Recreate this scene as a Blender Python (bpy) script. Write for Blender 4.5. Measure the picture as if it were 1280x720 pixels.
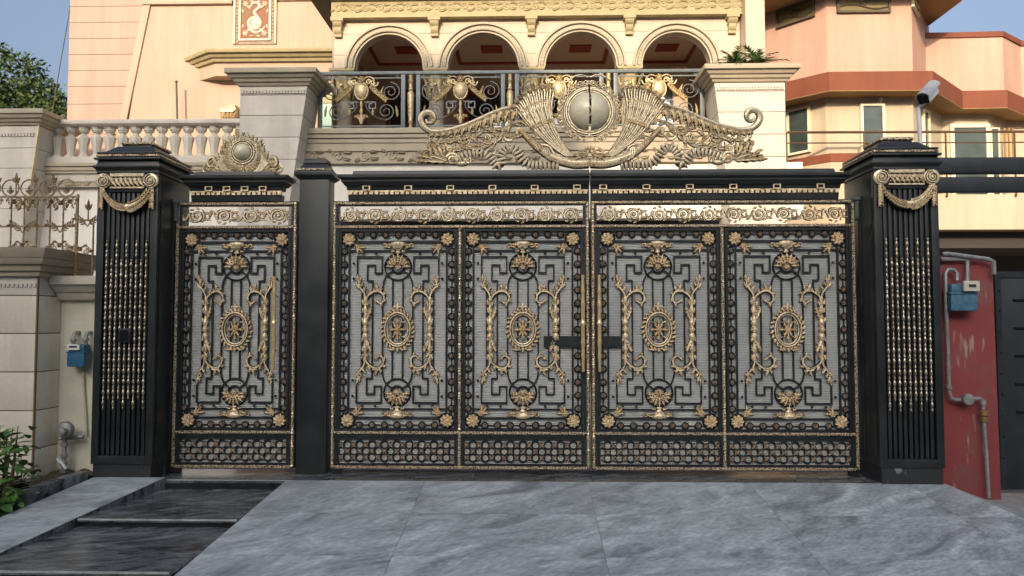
import bpy, bmesh, math, random
from mathutils import Vector, Matrix
random.seed(7)
R = math.radians
sin, cos, pi = math.sin, math.cos, math.pi
SC = bpy.context.scene
for o in list(bpy.data.objects):
    bpy.data.objects.remove(o)
COL = SC.collection

# ------------------------------------------------------------------ camera, sky, sun, exposure
F, TH, PH, CAM = 950.0, R(2.75), R(1.45), (0.0, -6.2, 1.17)
cd = bpy.data.cameras.new('camera'); cam = bpy.data.objects.new('camera', cd); COL.objects.link(cam)
cd.sensor_width = 36; cd.lens = F/1280*36; cd.clip_end = 2000; cd.clip_start = 0.05
cam.location = CAM; cam.rotation_euler = (R(90)+TH, 0, PH)
SC.camera = cam
SUN_EL, SUN_AZ, SUN_STR, SKY_STR, EXPO = R(20), R(12), 2.2, 0.15, 1.02     # azimuth: degrees left of straight behind the camera
w = bpy.data.worlds.new('World'); SC.world = w; w.use_nodes = True
nt = w.node_tree; bg = nt.nodes['Background']
sky = nt.nodes.new('ShaderNodeTexSky'); sky.sky_type = 'NISHITA'; sky.sun_disc = False
sky.sun_elevation = SUN_EL; sky.sun_rotation = pi + SUN_AZ
sky.air_density = 1.0; sky.dust_density = 10.0; sky.ozone_density = 5.0
hs_ = nt.nodes.new('ShaderNodeHueSaturation'); hs_.inputs['Saturation'].default_value = 0.78      # hazy, greyish sky
nt.links.new(sky.outputs[0], hs_.inputs['Color']); tn_ = nt.nodes.new('ShaderNodeVectorMath'); tn_.operation = 'MULTIPLY'; tn_.inputs[1].default_value = (1.05, 1.0, 0.93)
nt.links.new(hs_.outputs[0], tn_.inputs[0]); nt.links.new(tn_.outputs[0], bg.inputs[0]); bg.inputs[1].default_value = SKY_STR
sl = bpy.data.lights.new('sun', 'SUN'); sun = bpy.data.objects.new('sun', sl); COL.objects.link(sun)
sl.energy = SUN_STR; sl.angle = R(0.5); sl.color = (1.0, 0.77, 0.53)
sdir = Vector((-sin(SUN_AZ)*cos(SUN_EL), -cos(SUN_AZ)*cos(SUN_EL), sin(SUN_EL)))   # towards the sun
sun.rotation_euler = sdir.to_track_quat('Z', 'Y').to_euler()
SC.view_settings.view_transform = 'Standard'; SC.view_settings.look = 'None'
SC.view_settings.exposure = EXPO; SC.view_settings.gamma = 1; SC.view_settings.use_curve_mapping = False
SC.render.engine = 'CYCLES'

def U(px, py, Y):
    """real place, on the upright plane at depth Y, of a point measured on the photograph"""
    a, b = (px-640)/F, (360-py)/F
    s, c, S, C_ = sin(PH), cos(PH), sin(TH), cos(TH)
    d = (-s*C_+a*c+b*s*S, c*C_+a*s-b*c*S, S+b*C_)
    t = (Y-CAM[1])/d[1]
    return (CAM[0]+t*d[0], Y, CAM[2]+t*d[2])

# ------------------------------------------------------------------ materials
MATS = {}
def mat(name, col, rough=0.6, metal=0.0, var=0.12, scale=6.0, bump=0.0, bscale=None, col2=None, stretch=(1, 1, 1), rot=(0, 0, 0),
        spec=0.5, fine=0.0, obj_var=0.0, turn=None, lo=0.3, hi=0.7, detail=6.0, distort=0.0, trans=0.0, rvar=0.0, streak=0.0):
    m = bpy.data.materials.new(name); m.use_nodes = True
    n, L = m.node_tree.nodes, m.node_tree.links
    p = n['Principled BSDF']
    p.inputs['Roughness'].default_value = rough; p.inputs['Metallic'].default_value = metal
    p.inputs['Specular IOR Level'].default_value = spec
    geo = n.new('ShaderNodeNewGeometry'); mp = n.new('ShaderNodeMapping')
    mp.inputs['Scale'].default_value = stretch; mp.inputs['Rotation'].default_value = rot
    L.new(geo.outputs['Position'], mp.inputs['Vector'])
    if turn is not None:
        mp.vector_type = 'TEXTURE'; mp.inputs['Rotation'].default_value = (0, 0, turn); mp.inputs['Scale'].default_value = tuple(1/q for q in stretch)
    vec = mp.outputs[0]
    if obj_var:
        oi = n.new('ShaderNodeObjectInfo'); mul = n.new('ShaderNodeMath'); mul.operation = 'MULTIPLY'; mul.inputs[1].default_value = 37.0
        L.new(oi.outputs['Random'], mul.inputs[0])
        ad = n.new('ShaderNodeVectorMath'); ad.operation = 'ADD'
        L.new(vec, ad.inputs[0]); L.new(mul.outputs[0], ad.inputs[1]); vec = ad.outputs[0]
    nz = n.new('ShaderNodeTexNoise'); nz.inputs['Scale'].default_value = scale; nz.inputs['Detail'].default_value = detail
    nz.inputs['Roughness'].default_value = 0.62; nz.inputs['Distortion'].default_value = distort
    L.new(vec, nz.inputs['Vector'])
    cr = n.new('ShaderNodeValToRGB')
    c1 = tuple(col)+(1,)
    c2 = (tuple(col2) if col2 else tuple(max(0, c*(1-var*1.6)) for c in col))+(1,)
    if not col2: c1 = tuple(min(1, c*(1+var)) for c in col)+(1,)
    cr.color_ramp.elements[0].position = lo; cr.color_ramp.elements[0].color = c2
    cr.color_ramp.elements[1].position = hi; cr.color_ramp.elements[1].color = c1
    L.new(nz.outputs['Fac'], cr.inputs[0])
    out = cr.outputs[0]
    if fine:
        n2 = n.new('ShaderNodeTexNoise'); n2.inputs['Scale'].default_value = scale*14; n2.inputs['Detail'].default_value = 3
        L.new(vec, n2.inputs['Vector'])
        mr = n.new('ShaderNodeMapRange'); mr.inputs[3].default_value = 1-fine; mr.inputs[4].default_value = 1+fine
        mr.inputs[1].default_value = 0.3; mr.inputs[2].default_value = 0.7
        L.new(n2.outputs['Fac'], mr.inputs[0])
        mx = n.new('ShaderNodeVectorMath'); mx.operation = 'SCALE'
        L.new(out, mx.inputs[0]); L.new(mr.outputs[0], mx.inputs['Scale']); out = mx.outputs[0]
    if obj_var:
        mr = n.new('ShaderNodeMapRange'); mr.inputs[3].default_value = 1-obj_var; mr.inputs[4].default_value = 1+obj_var
        L.new(oi.outputs['Random'], mr.inputs[0])
        mx = n.new('ShaderNodeVectorMath'); mx.operation = 'SCALE'
        L.new(out, mx.inputs[0]); L.new(mr.outputs[0], mx.inputs['Scale']); out = mx.outputs[0]
    if streak:
        m3 = n.new('ShaderNodeMapping'); m3.inputs['Scale'].default_value = (2.6, 2.6, 0.22); L.new(geo.outputs['Position'], m3.inputs[0])
        n3 = n.new('ShaderNodeTexNoise'); n3.inputs['Scale'].default_value = 1.6; n3.inputs['Detail'].default_value = 7; n3.inputs['Roughness'].default_value = 0.68
        L.new(m3.outputs[0], n3.inputs['Vector'])
        mr = n.new('ShaderNodeMapRange'); mr.inputs[1].default_value = 0.36; mr.inputs[2].default_value = 0.60; mr.inputs[3].default_value = 1-streak; mr.inputs[4].default_value = 1.02
        L.new(n3.outputs['Fac'], mr.inputs[0]); mx = n.new('ShaderNodeVectorMath'); mx.operation = 'SCALE'
        L.new(out, mx.inputs[0]); L.new(mr.outputs[0], mx.inputs['Scale']); out = mx.outputs[0]
    L.new(out, p.inputs['Base Color'])
    if rvar:
        mr = n.new('ShaderNodeMapRange'); mr.inputs[3].default_value = max(0, rough-rvar); mr.inputs[4].default_value = rough+rvar
        L.new(nz.outputs['Fac'], mr.inputs[0]); L.new(mr.outputs[0], p.inputs['Roughness'])
    if bump:
        nb = n.new('ShaderNodeTexNoise'); nb.inputs['Scale'].default_value = bscale or scale*6; nb.inputs['Detail'].default_value = 4
        L.new(vec, nb.inputs['Vector'])
        b = n.new('ShaderNodeBump'); b.inputs['Strength'].default_value = bump; b.inputs['Distance'].default_value = 0.01
        L.new(nb.outputs['Fac'], b.inputs['Height']); L.new(b.outputs[0], p.inputs['Normal'])
    if trans:
        p.inputs['Transmission Weight'].default_value = trans
    MATS[name] = m
    return m

M_black = mat('black_paint', (0.034, 0.037, 0.036), 0.40, 0.0, col2=(0.015, 0.019, 0.019), scale=4, bump=0.06, bscale=25, spec=0.5, rvar=0.14, lo=0.42, hi=0.74, streak=0.2)
M_iron = mat('black_iron', (0.014, 0.016, 0.017), 0.45, 0.0, 0.3, 30, spec=0.5)
M_gold = mat('antique_gold', (0.86, 0.68, 0.43), 0.32, 0.45, col2=(0.30, 0.205, 0.11), scale=60, bump=0.35, bscale=150, lo=0.33, hi=0.50)
M_bead = mat('beaded_bronze', (0.95, 0.76, 0.50), 0.34, 0.5, col2=(0.05, 0.033, 0.02), scale=85, lo=0.40, hi=0.58, detail=3)
M_dull = mat('dull_bronze', (0.52, 0.40, 0.28), 0.38, 0.45, col2=(0.16, 0.11, 0.08), scale=70, lo=0.36, hi=0.6)
M_brass = mat('brass_handle', (0.86, 0.64, 0.32), 0.28, 0.6, 0.1, 12)
M_champ = mat('champagne_gilding', (0.84, 0.69, 0.45), 0.34, 0.42, col2=(0.32, 0.225, 0.12), scale=34, bump=0.25, bscale=110, lo=0.30, hi=0.50)
M_globe = mat('brushed_brass_globe', (0.88, 0.79, 0.56), 0.36, 0.10, col2=(0.70, 0.61, 0.41), scale=22, stretch=(1, 1, 7))
M_stone = mat('cream_stone', (0.62, 0.57, 0.485), 0.75, 0, 0.07, 2.2, bump=0.06, fine=0.03, obj_var=0.03, streak=0.11)
M_tan = mat('tan_cladding', (0.74, 0.66, 0.52), 0.7, 0, 0.08, 2.5, bump=0.05, fine=0.03, obj_var=0.04, streak=0.11)
M_white = mat('off_white_paint', (0.84, 0.79, 0.69), 0.8, 0, 0.05, 1.5, bump=0.05, streak=0.11)
M_cream = mat('cream_meter_wall', (0.78, 0.73, 0.58), 0.8, 0, 0.10, 3.0, bump=0.1, fine=0.03, streak=0.11)
M_pink = mat('pink_painted_wall', (0.45, 0.312, 0.243), 0.8, 0, 0.04, 0.9, bump=0.05, obj_var=0.02, streak=0.11)
M_peach = mat('peach_painted_wall', (0.49, 0.36, 0.265), 0.8, 0, 0.04, 1.0, bump=0.05, streak=0.11)
M_salmon = mat('salmon_painted_wall', (0.55, 0.335, 0.245), 0.8, 0, 0.05, 0.8, bump=0.05, streak=0.11)
M_yellow = mat('ochre_moulding', (0.40, 0.335, 0.18), 0.65, 0, 0.10, 6, bump=0.15)
M_ycream = mat('pale_yellow_wall', (0.52, 0.425, 0.30), 0.8, 0, 0.05, 1.0, streak=0.11)
M_taupe = mat('taupe_moulding', (0.42, 0.36, 0.26), 0.7, 0, 0.08, 3, bump=0.06, fine=0.03)
M_terra = mat('terracotta_paint', (0.20, 0.056, 0.024), 0.75, 0, 0.08, 1.5, bump=0.05, streak=0.11)
M_soffit = mat('ochre_soffit', (0.30, 0.18, 0.065), 0.75, 0, 0.08, 2)
M_eave = mat('dark_brown_eave', (0.10, 0.075, 0.045), 0.7, 0, 0.1, 2)
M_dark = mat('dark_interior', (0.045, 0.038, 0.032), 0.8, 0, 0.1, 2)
M_loggia = mat('loggia_plaster', (0.62, 0.47, 0.36), 0.8, 0, 0.06, 2)
M_maroon = mat('maroon_trim', (0.30, 0.05, 0.03), 0.6, 0, 0.1, 4)
M_joint = mat('joint_brown', (0.22, 0.14, 0.07), 0.8, 0, 0.1, 5)
M_pale = mat('pale_cream_wall', (0.60, 0.495, 0.385), 0.8, 0, 0.04, 1.0, bump=0.05, obj_var=0.02, streak=0.11)
M_arch = mat('archivolt_stone', (0.46, 0.40, 0.29), 0.75, 0, 0.08, 6, bump=0.1)
M_trim = mat('gold_corner_trim', (0.72, 0.58, 0.30), 0.45, 0.3, 0.1, 8)
M_sheet = mat('grey_ribbed_sheet', (0.43, 0.435, 0.40), 0.26, 0, 0.16, 1.4, bump=0.35, bscale=2.2, spec=0.6)
M_marble = mat('grey_marble', (0.56, 0.595, 0.60), 0.42, 0, col2=(0.165, 0.185, 0.195), scale=2.0, stretch=(0.75, 1.6, 1), turn=R(36),
               distort=1.5, lo=0.30, hi=0.70, detail=14, fine=0.22, obj_var=0.03, spec=0.4, rvar=0.12)
M_granite = mat('black_granite', (0.24, 0.25, 0.25), 0.20, 0, col2=(0.028, 0.033, 0.037), scale=4.5, stretch=(0.6, 2.0, 1), turn=R(20),
                distort=1.6, lo=0.38, hi=0.72, detail=10, fine=0.25, obj_var=0.05, rvar=0.1)
M_riser = mat('polished_riser_shade', (0.018, 0.02, 0.021), 0.15, 0, 0.3, 6)  # shadow on the risers put into the colour, darker than the treads
M_nose = mat('granite_edge_highlight', (0.34, 0.345, 0.33), 0.6, 0, 0.25, 12, fine=0.3)  # pale line along the step edges, bevel highlight put into the colour
M_grout = mat('grout', (0.27, 0.285, 0.29), 0.8)
M_road = mat('asphalt', (0.06, 0.06, 0.06), 0.9, 0, 0.2, 3, bump=0.3, bscale=80, fine=0.2)
M_ground = mat('dusty_ground', (0.16, 0.14, 0.11), 0.95, 0, 0.2, 0.5, bump=0.2, fine=0.1)
M_conc = mat('worn_concrete', (0.30, 0.285, 0.27), 0.9, 0, 0.18, 4, bump=0.2, bscale=50, fine=0.12)
M_soil = mat('soil', (0.10, 0.07, 0.045), 0.95, 0, 0.4, 14, bump=0.8, bscale=40, fine=0.2)
M_red = mat('red_limewashed_wall', (0.25, 0.047, 0.044), 0.8, 0, col2=(0.21, 0.075, 0.065), scale=5, lo=0.36, hi=0.52, bump=0.2, bscale=40, fine=0.06)
M_blue = mat('blue_meter_enamel', (0.03, 0.13, 0.24), 0.4, 0, 0.15, 20)
M_bluew = mat('weathered_blue_enamel', (0.06, 0.16, 0.24), 0.55, 0, 0.3, 25)
M_galv = mat('galvanised_pipe', (0.30, 0.30, 0.29), 0.5, 0.35, 0.2, 25, bump=0.1)
M_pcream = mat('cream_painted_pipe', (0.58, 0.54, 0.42), 0.7, 0, 0.1, 20)
M_rust = mat('brass_fitting', (0.30, 0.17, 0.07), 0.5, 0.4, 0.3, 40)
M_label = mat('white_label', (0.75, 0.75, 0.70), 0.5, 0, 0.04, 10)
M_ink = mat('dark_print', (0.03, 0.03, 0.035), 0.5)
M_wplast = mat('white_plastic', (0.72, 0.72, 0.72), 0.4, 0, 0.05, 8)
M_gplast = mat('grey_shield', (0.42, 0.42, 0.42), 0.45, 0, 0.1, 8)
M_lens = mat('black_lens', (0.01, 0.01, 0.012), 0.12)
M_glass = mat('dark_window_glass', (0.05, 0.07, 0.06), 0.06, 0, 0.3, 2, spec=0.9)
M_gglass = mat('green_tinted_glass', (0.25, 0.44, 0.37), 0.10, 0, 0.1, 2, spec=0.9)
M_bglass = mat('mirror_glass', (0.42, 0.50, 0.58), 0.04, 0.8, 0.04, 2)
M_wframe = mat('cream_window_frame', (0.78, 0.70, 0.50), 0.6, 0, 0.03, 4)
M_brail = mat('brown_rail', (0.10, 0.06, 0.035), 0.5, 0.1, 0.1, 5)
M_rail = mat('grey_green_iron', (0.12, 0.145, 0.145), 0.45, 0.2, 0.15, 12)
M_pgold = mat('pale_gold', (0.66, 0.54, 0.32), 0.42, 0.35, col2=(0.34, 0.24, 0.10), scale=30, lo=0.3, hi=0.6)
M_obronze = mat('old_bronze_iron', (0.46, 0.34, 0.19), 0.45, 0.45, col2=(0.15, 0.10, 0.05), scale=40, lo=0.3, hi=0.62)
M_dgate = mat('dark_blue_steel', (0.020, 0.026, 0.032), 0.5, 0.1, 0.25, 6, bump=0.05)
M_leaf = mat('leaf_green', (0.070, 0.145, 0.030), 0.5, 0, col2=(0.035, 0.085, 0.018), scale=9, obj_var=0.25)
M_bushleaf = mat('fresh_leaf', (0.11, 0.24, 0.045), 0.45, 0, col2=(0.05, 0.13, 0.025), scale=12, obj_var=0.3)
M_tree = mat('tree_leaf', (0.075, 0.115, 0.026), 0.6, 0, col2=(0.03, 0.06, 0.012), scale=1.6, fine=0.3)
M_bark = mat('bark', (0.12, 0.085, 0.055), 0.9, 0, 0.3, 8, bump=0.5)
M_plaqred = mat('relief_red', (0.26, 0.075, 0.045), 0.7, 0, col2=(0.22, 0.13, 0.06), scale=2.2)
M_plaqgrey = mat('relief_border_grey', (0.30, 0.24, 0.18), 0.7, 0, 0.2, 14)
M_plaqwht = mat('relief_white', (0.70, 0.58, 0.44), 0.7, 0, 0.08, 14)

M_patina = mat('black_casting', (0.035, 0.028, 0.020), 0.5, 0.1, 0.3, 40)
TWOTONE = (M_gold, M_champ, M_dull)
# ribs of the backing sheet: fine relief lines
def rib_sheet():
    m = M_sheet; n, L = m.node_tree.nodes, m.node_tree.links; p = n['Principled BSDF']
    geo = n.new('ShaderNodeNewGeometry'); wv = n.new('ShaderNodeTexWave'); wv.bands_direction = 'Z'; wv.inputs['Scale'].default_value = 24.0
    wv.inputs['Distortion'].default_value = 0.0
    L.new(geo.outputs['Position'], wv.inputs['Vector'])
    b = n.new('ShaderNodeBump'); b.inputs['Strength'].default_value = 0.55; b.inputs['Distance'].default_value = 0.004
    nl = p.inputs['Normal'].links[0].from_node; nl.inputs['Distance'].default_value = 0.15; L.new(nl.outputs[0], b.inputs['Normal'])
    L.new(wv.outputs['Fac'], b.inputs['Height']); L.new(b.outputs[0], p.inputs['Normal'])
    src = p.inputs['Base Color'].links[0].from_socket
    mr = n.new('ShaderNodeMapRange'); mr.inputs[1].default_value = 0.0; mr.inputs[2].default_value = 0.35; mr.inputs[3].default_value = 0.62; mr.inputs[4].default_value = 1.0
    L.new(wv.outputs['Fac'], mr.inputs[0])
    mx = n.new('ShaderNodeVectorMath'); mx.operation = 'SCALE'
    L.new(src, mx.inputs[0]); L.new(mr.outputs[0], mx.inputs['Scale']); L.new(mx.outputs[0], p.inputs['Base Color'])
rib_sheet()
# whitish scrapes and patches on the red wall
def scrape_red():
    m = M_red; n, L = m.node_tree.nodes, m.node_tree.links; p = n['Principled BSDF']
    geo = n.new('ShaderNodeNewGeometry'); mp = n.new('ShaderNodeMapping'); mp.inputs['Scale'].default_value = (22, 22, 3.2); mp.inputs['Rotation'].default_value = (0, R(12), 0)
    L.new(geo.outputs['Position'], mp.inputs[0])
    nz = n.new('ShaderNodeTexNoise'); nz.inputs['Scale'].default_value = 1.3; nz.inputs['Detail'].default_value = 5
    L.new(mp.outputs[0], nz.inputs['Vector'])
    nz2 = n.new('ShaderNodeTexNoise'); nz2.inputs['Scale'].default_value = 3.4; nz2.inputs['Detail'].default_value = 2
    L.new(geo.outputs['Position'], nz2.inputs['Vector'])
    mu = n.new('ShaderNodeMath'); mu.operation = 'MULTIPLY'; L.new(nz.outputs[0], mu.inputs[0]); L.new(nz2.outputs[0], mu.inputs[1])
    cr = n.new('ShaderNodeValToRGB'); cr.color_ramp.elements[0].position = 0.365; cr.color_ramp.elements[1].position = 0.45
    L.new(mu.outputs[0], cr.inputs[0])
    src = p.inputs['Base Color'].links[0].from_socket
    mx = n.new('ShaderNodeMix'); mx.data_type = 'RGBA'
    L.new(cr.outputs[0], mx.inputs[0]); L.new(src, mx.inputs[6]); mx.inputs[7].default_value = (0.36, 0.22, 0.18, 1)
    L.new(mx.outputs[2], p.inputs['Base Color'])
scrape_red()

# ------------------------------------------------------------------ mesh toolkit
class MB:
    """collects verts and faces; with T set, input is (u, v, w): right, up, towards the street, in units of s metres"""
    def __init__(self, T=None):
        self.v = []; self.f = []; self.mi = []; self.T = T
    def at(self, x, y, z, s=1.0, sx=1, sz=1):
        self.T = (x, y, z, s, sx, sz); return self
    def add(self, p):
        if self.T:
            x, y, z, s, sx, sz = self.T
            p = (x+sx*s*p[0], y-s*p[2], z+sz*s*p[1])
        self.v.append(tuple(p)); return len(self.v)-1
    def face(self, ids, m=0): self.f.append(tuple(ids)); self.mi.append(m)
    def box(self, x0, x1, y0, y1, z0, z1):
        i = [self.add(p) for p in ((x0,y0,z0),(x1,y0,z0),(x1,y1,z0),(x0,y1,z0),(x0,y0,z1),(x1,y0,z1),(x1,y1,z1),(x0,y1,z1))]
        for q in ((0,3,2,1),(4,5,6,7),(0,1,5,4),(1,2,6,5),(2,3,7,6),(3,0,4,7)): self.face([i[k] for k in q])
        return self
    def hexa(self, pts):
        i = [self.add(p) for p in pts]
        for q in ((0,3,2,1),(4,5,6,7),(0,1,5,4),(1,2,6,5),(2,3,7,6),(3,0,4,7)): self.face([i[k] for k in q])
        return self
    def obox(self, c, ax, h):
        c = Vector(c); a = [Vector(v).normalized()*k for v, k in zip(ax, h)]
        pts = [c+sx*a[0]+sy*a[1]+sz*a[2] for sz in (-1, 1) for sx, sy in ((-1,-1),(1,-1),(1,1),(-1,1))]
        return self.hexa([tuple(p) for p in pts])
    def frust(self, r0, z0, r1, z1):
        a, b = r0, r1
        return self.hexa([(a[0],a[2],z0),(a[1],a[2],z0),(a[1],a[3],z0),(a[0],a[3],z0),(b[0],b[2],z1),(b[1],b[2],z1),(b[1],b[3],z1),(b[0],b[3],z1)])
    def prism(self, poly, f):
        """poly: list of 2-D points; f(p, k) -> 3-D point for k = 0 / 1"""
        a = [self.add(f(p, 0)) for p in poly]; b = [self.add(f(p, 1)) for p in poly]
        n = len(poly)
        self.face(a[::-1]); self.face(b)
        for k in range(n): self.face((a[k], a[(k+1) % n], b[(k+1) % n], b[k]))
        return self
    def lathe(self, prof, c=(0,0,0), n=12, axis='z', cap=True, rot=0.0):
        rings = []
        for r, h in prof:
            ring = []
            for k in range(n):
                a = 2*pi*k/n+rot; x, y = r*cos(a), r*sin(a)
                p = {'z': (x, y, h), 'y': (x, h, y), 'x': (h, x, y), 'w': (x, y, h)}[axis]
                ring.append(self.add((c[0]+p[0], c[1]+p[1], c[2]+p[2])))
            rings.append(ring)
        for i in range(len(rings)-1):
            for k in range(n):
                self.face((rings[i][k], rings[i][(k+1) % n], rings[i+1][(k+1) % n], rings[i+1][k]))
        if cap:
            self.face(rings[0][::-1]); self.face(rings[-1])
        return self
    def tube(self, pts, r, n=6, d=1.0, closed=False, up=(0, 0, 1)):
        pts = [Vector(p if len(p) == 3 else (p[0], p[1], 0)) for p in pts]
        m = len(pts); rr = r if isinstance(r, (list, tuple)) else [r]*m
        up = Vector(up); prev = None; rings = []
        for i, p in enumerate(pts):
            if closed: t = pts[(i+1) % m]-pts[i-1]
            else: t = pts[min(i+1, m-1)]-pts[max(i-1, 0)]
            if t.length < 1e-9: t = Vector((1, 0, 0))
            t.normalize()
            if prev is None:
                b = up if abs(t.dot(up)) < 0.95 else Vector((1, 0, 0))
            else: b = prev
            b = (b-t*b.dot(t)).normalized(); prev = b
            nn = t.cross(b)
            rings.append([self.add(tuple(p+nn*(rr[i]*cos(2*pi*k/n))+b*(rr[i]*d*sin(2*pi*k/n)))) for k in range(n)])
        for i in range(m if closed else m-1):
            a, b = rings[i], rings[(i+1) % m]
            for k in range(n): self.face((a[k], a[(k+1) % n], b[(k+1) % n], b[k]), 0 if sin(2*pi*(k+.5)/n) > 0.58 else 1)
        if not closed: self.face(rings[0][::-1]); self.face(rings[-1])
        return self
    def bars(self, pts, hw, w0, w1):
        """flat bar along a 2-D polyline, square mitres, from depth w0 to w1 (orn mode)"""
        m = len(pts)
        L_, R_ = [], []
        for i in range(m):
            p = Vector(pts[i][:2]); a = Vector(pts[max(i-1, 0)][:2]); c = Vector(pts[min(i+1, m-1)][:2])
            t1 = (p-a) if i > 0 else (c-p); t2 = (c-p) if i < m-1 else (p-a)
            t1.normalize(); t2.normalize(); t = t1+t2
            if t.length < 1e-6: t = t2.copy()
            t.normalize(); nrm = Vector((-t.y, t.x)); k = hw/max(0.35, nrm.dot(Vector((-t1.y, t1.x))))
            L_.append(p+nrm*k); R_.append(p-nrm*k)
        ids = [[self.add((q.x, q.y, wz)) for q, wz in ((L_[i], w0), (R_[i], w0), (R_[i], w1), (L_[i], w1))] for i in range(m)]
        for i in range(m-1):
            for k in range(4): self.face((ids[i][k], ids[i][(k+1) % 4], ids[i+1][(k+1) % 4], ids[i+1][k]))
        self.face(ids[0][::-1]); self.face(ids[-1])
        return self
    def leaf(self, p, ang, L, W, curl=0.0, h=None, w0=0.0, n=7, lobes=0, tip=0.0, full=False):
        """a veined relief leaf lying in the u-v plane, raised towards the viewer"""
        h = (h if h is not None else W*0.35)*1.5
        u, v = p[0], p[1]; rows = []
        for i in range(n+1):
            s = i/n; a = ang+curl*s
            hw = W/2*(sin(pi*min(1, s**0.75*0.96+0.04)))**0.8
            if lobes: hw *= 0.80+0.34*abs(sin(pi*lobes*s))
            hh = h*(sin(pi*(0.12+0.80*s)))+tip*s*s
            nu, nv = -sin(a), cos(a)
            row = [(u+nu*k*hw, v+nv*k*hw, w0+hh*q) for k, q in ((-1, 0.15), (-0.55, 1.0), (0, 0.55), (0.55, 1.0), (1, 0.15))]
            row.append((u+nu*0.5*hw, v+nv*0.5*hw, w0-0.1*h)); row.append((u-nu*0.5*hw, v-nv*0.5*hw, w0-0.1*h))
            rows.append([self.add(q) for q in row])
            u += cos(a)*L/n; v += sin(a)*L/n
        for i in range(n):
            a, b = rows[i], rows[i+1]
            for k in range(7): self.face((a[k], a[(k+1) % 7], b[(k+1) % 7], b[k]), 0 if k in (1, 2) or (k in (0, 3) and (full or (0 < i < n-1 and i % 2))) else 1)
        self.face(rows[0][::-1]); self.face(rows[-1])
        return self
    def dome(self, c, r, h, n=10, k=3, ry=None):
        ry = ry or r
        base = None; prev = None
        for j in range(k+1):
            a = pi/2*j/k
            if j == k:
                t = self.add((c[0], c[1], c[2]+h))
                for i in range(n): self.face((prev[i], prev[(i+1) % n], t))
            else:
                ring = [self.add((c[0]+r*cos(a)*cos(2*pi*i/n), c[1]+ry*cos(a)*sin(2*pi*i/n), c[2]+h*sin(a))) for i in range(n)]
                if prev:
                    for i in range(n): self.face((prev[i], prev[(i+1) % n], ring[(i+1) % n], ring[i]))
                else: base = ring
                prev = ring
        self.face(base[::-1])
        return self
    def ring(self, c, r, t, n=18, m=5, ry=None, d=1.0, w=0.0):
        ry = ry or r
        return self.tube([(c[0]+r*cos(2*pi*i/n), c[1]+ry*sin(2*pi*i/n), w) for i in range(n)], t, m, d, True)
    def rosette(self, c, r, n=8, w=0.0, h=None):
        h = h or r*0.35
        for k in range(n):
            a = 2*pi*k/n
            self.leaf((c[0]+r*0.22*cos(a), c[1]+r*0.22*sin(a)), a, r*0.80, r*0.72, 0, h, w, 4, full=True)
        self.dome((c[0], c[1], w), r*0.34, h*1.5, 8, 2)
        return self
    def spiral(self, c, r0, r1, a0, turns, t0, t1, w=0.0, n=None, d=1.0, seg=6):
        n = n or int(abs(turns)*16)+4
        pts, rr = [], []
        for i in range(n+1):
            s = i/n; r = r0+(r1-r0)*s; a = a0+2*pi*turns*s
            pts.append((c[0]+r*cos(a), c[1]+r*sin(a), w)); rr.append(t0+(t1-t0)*s)
        return self.tube(pts, rr, seg, d)

def curve(pts, n=6):
    """Catmull-Rom through points"""
    P = [Vector(p) for p in pts]; out = []
    for i in range(len(P)-1):
        p0, p1, p2, p3 = P[max(i-1, 0)], P[i], P[i+1], P[min(i+2, len(P)-1)]
        for k in range(n):
            t = k/n
            out.append(tuple(0.5*((2*p1)+(p2-p0)*t+(2*p0-5*p1+4*p2-p3)*t*t+(3*p1-p0-3*p2+p3)*t**3)))
    out.append(tuple(P[-1])); return out
def lerp(a, b, t): return a+(b-a)*t
def ramp(vals, n):
    out = []
    for i in range(n):
        x = i/(n-1)*(len(vals)-1); k = min(int(x), len(vals)-2); out.append(lerp(vals[k], vals[k+1], x-k))
    return out

ROOT = {}
def mesh(mb, name, m, smooth=38, bevel=0):
    me = bpy.data.meshes.new(name); me.from_pydata(mb.v, [], mb.f)
    bm = bmesh.new(); bm.from_mesh(me); bmesh.ops.recalc_face_normals(bm, faces=bm.faces)
    if bevel:
        es = [e for e in bm.edges if len(e.link_faces) == 2 and e.calc_face_angle(0) > R(30)]
        bmesh.ops.bevel(bm, geom=es, offset=bevel, segments=2, affect='EDGES', profile=0.6, clamp_overlap=True)
    bm.to_mesh(me); bm.free()
    me.materials.append(m)
    if m in TWOTONE and len(mb.mi) == len(me.polygons):
        me.materials.append(M_patina); me.polygons.foreach_set('material_index', mb.mi)
    if smooth:
        me.shade_smooth(); me.set_sharp_from_angle(angle=R(smooth))
    return me
def tag(o, label=None, cat=None, group=None, kind=None):
    if label: o['label'] = label
    if cat: o['category'] = cat
    if group: o['group'] = group
    if kind: o['kind'] = kind
    return o
def thing(name, loc, label, cat, group=None):
    o = bpy.data.objects.new(name, None); COL.objects.link(o); o.location = loc
    o.empty_display_size = 0.1; ROOT[o] = Vector(loc)
    return tag(o, label, cat, group)
def part(name, mb, m, parent, label=None, kind=None, smooth=38, bevel=0):
    """verts are in world coordinates"""
    r = ROOT[parent]
    mb.v = [(p[0]-r.x, p[1]-r.y, p[2]-r.z) for p in mb.v]
    o = bpy.data.objects.new(name, mesh(mb, name, m, smooth, bevel)); COL.objects.link(o); o.parent = parent
    ROOT[o] = r
    return tag(o, label, None, None, kind)
def inst(name, me, pos, parent, rot=None, scale=None):
    """shared mesh data placed at a world position under a parent"""
    o = bpy.data.objects.new(name, me); COL.objects.link(o); o.parent = parent
    o.location = Vector(pos)-ROOT[parent]
    if rot: o.rotation_euler = rot
    if scale: o.scale = scale
    ROOT[o] = Vector(pos)
    return o
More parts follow.
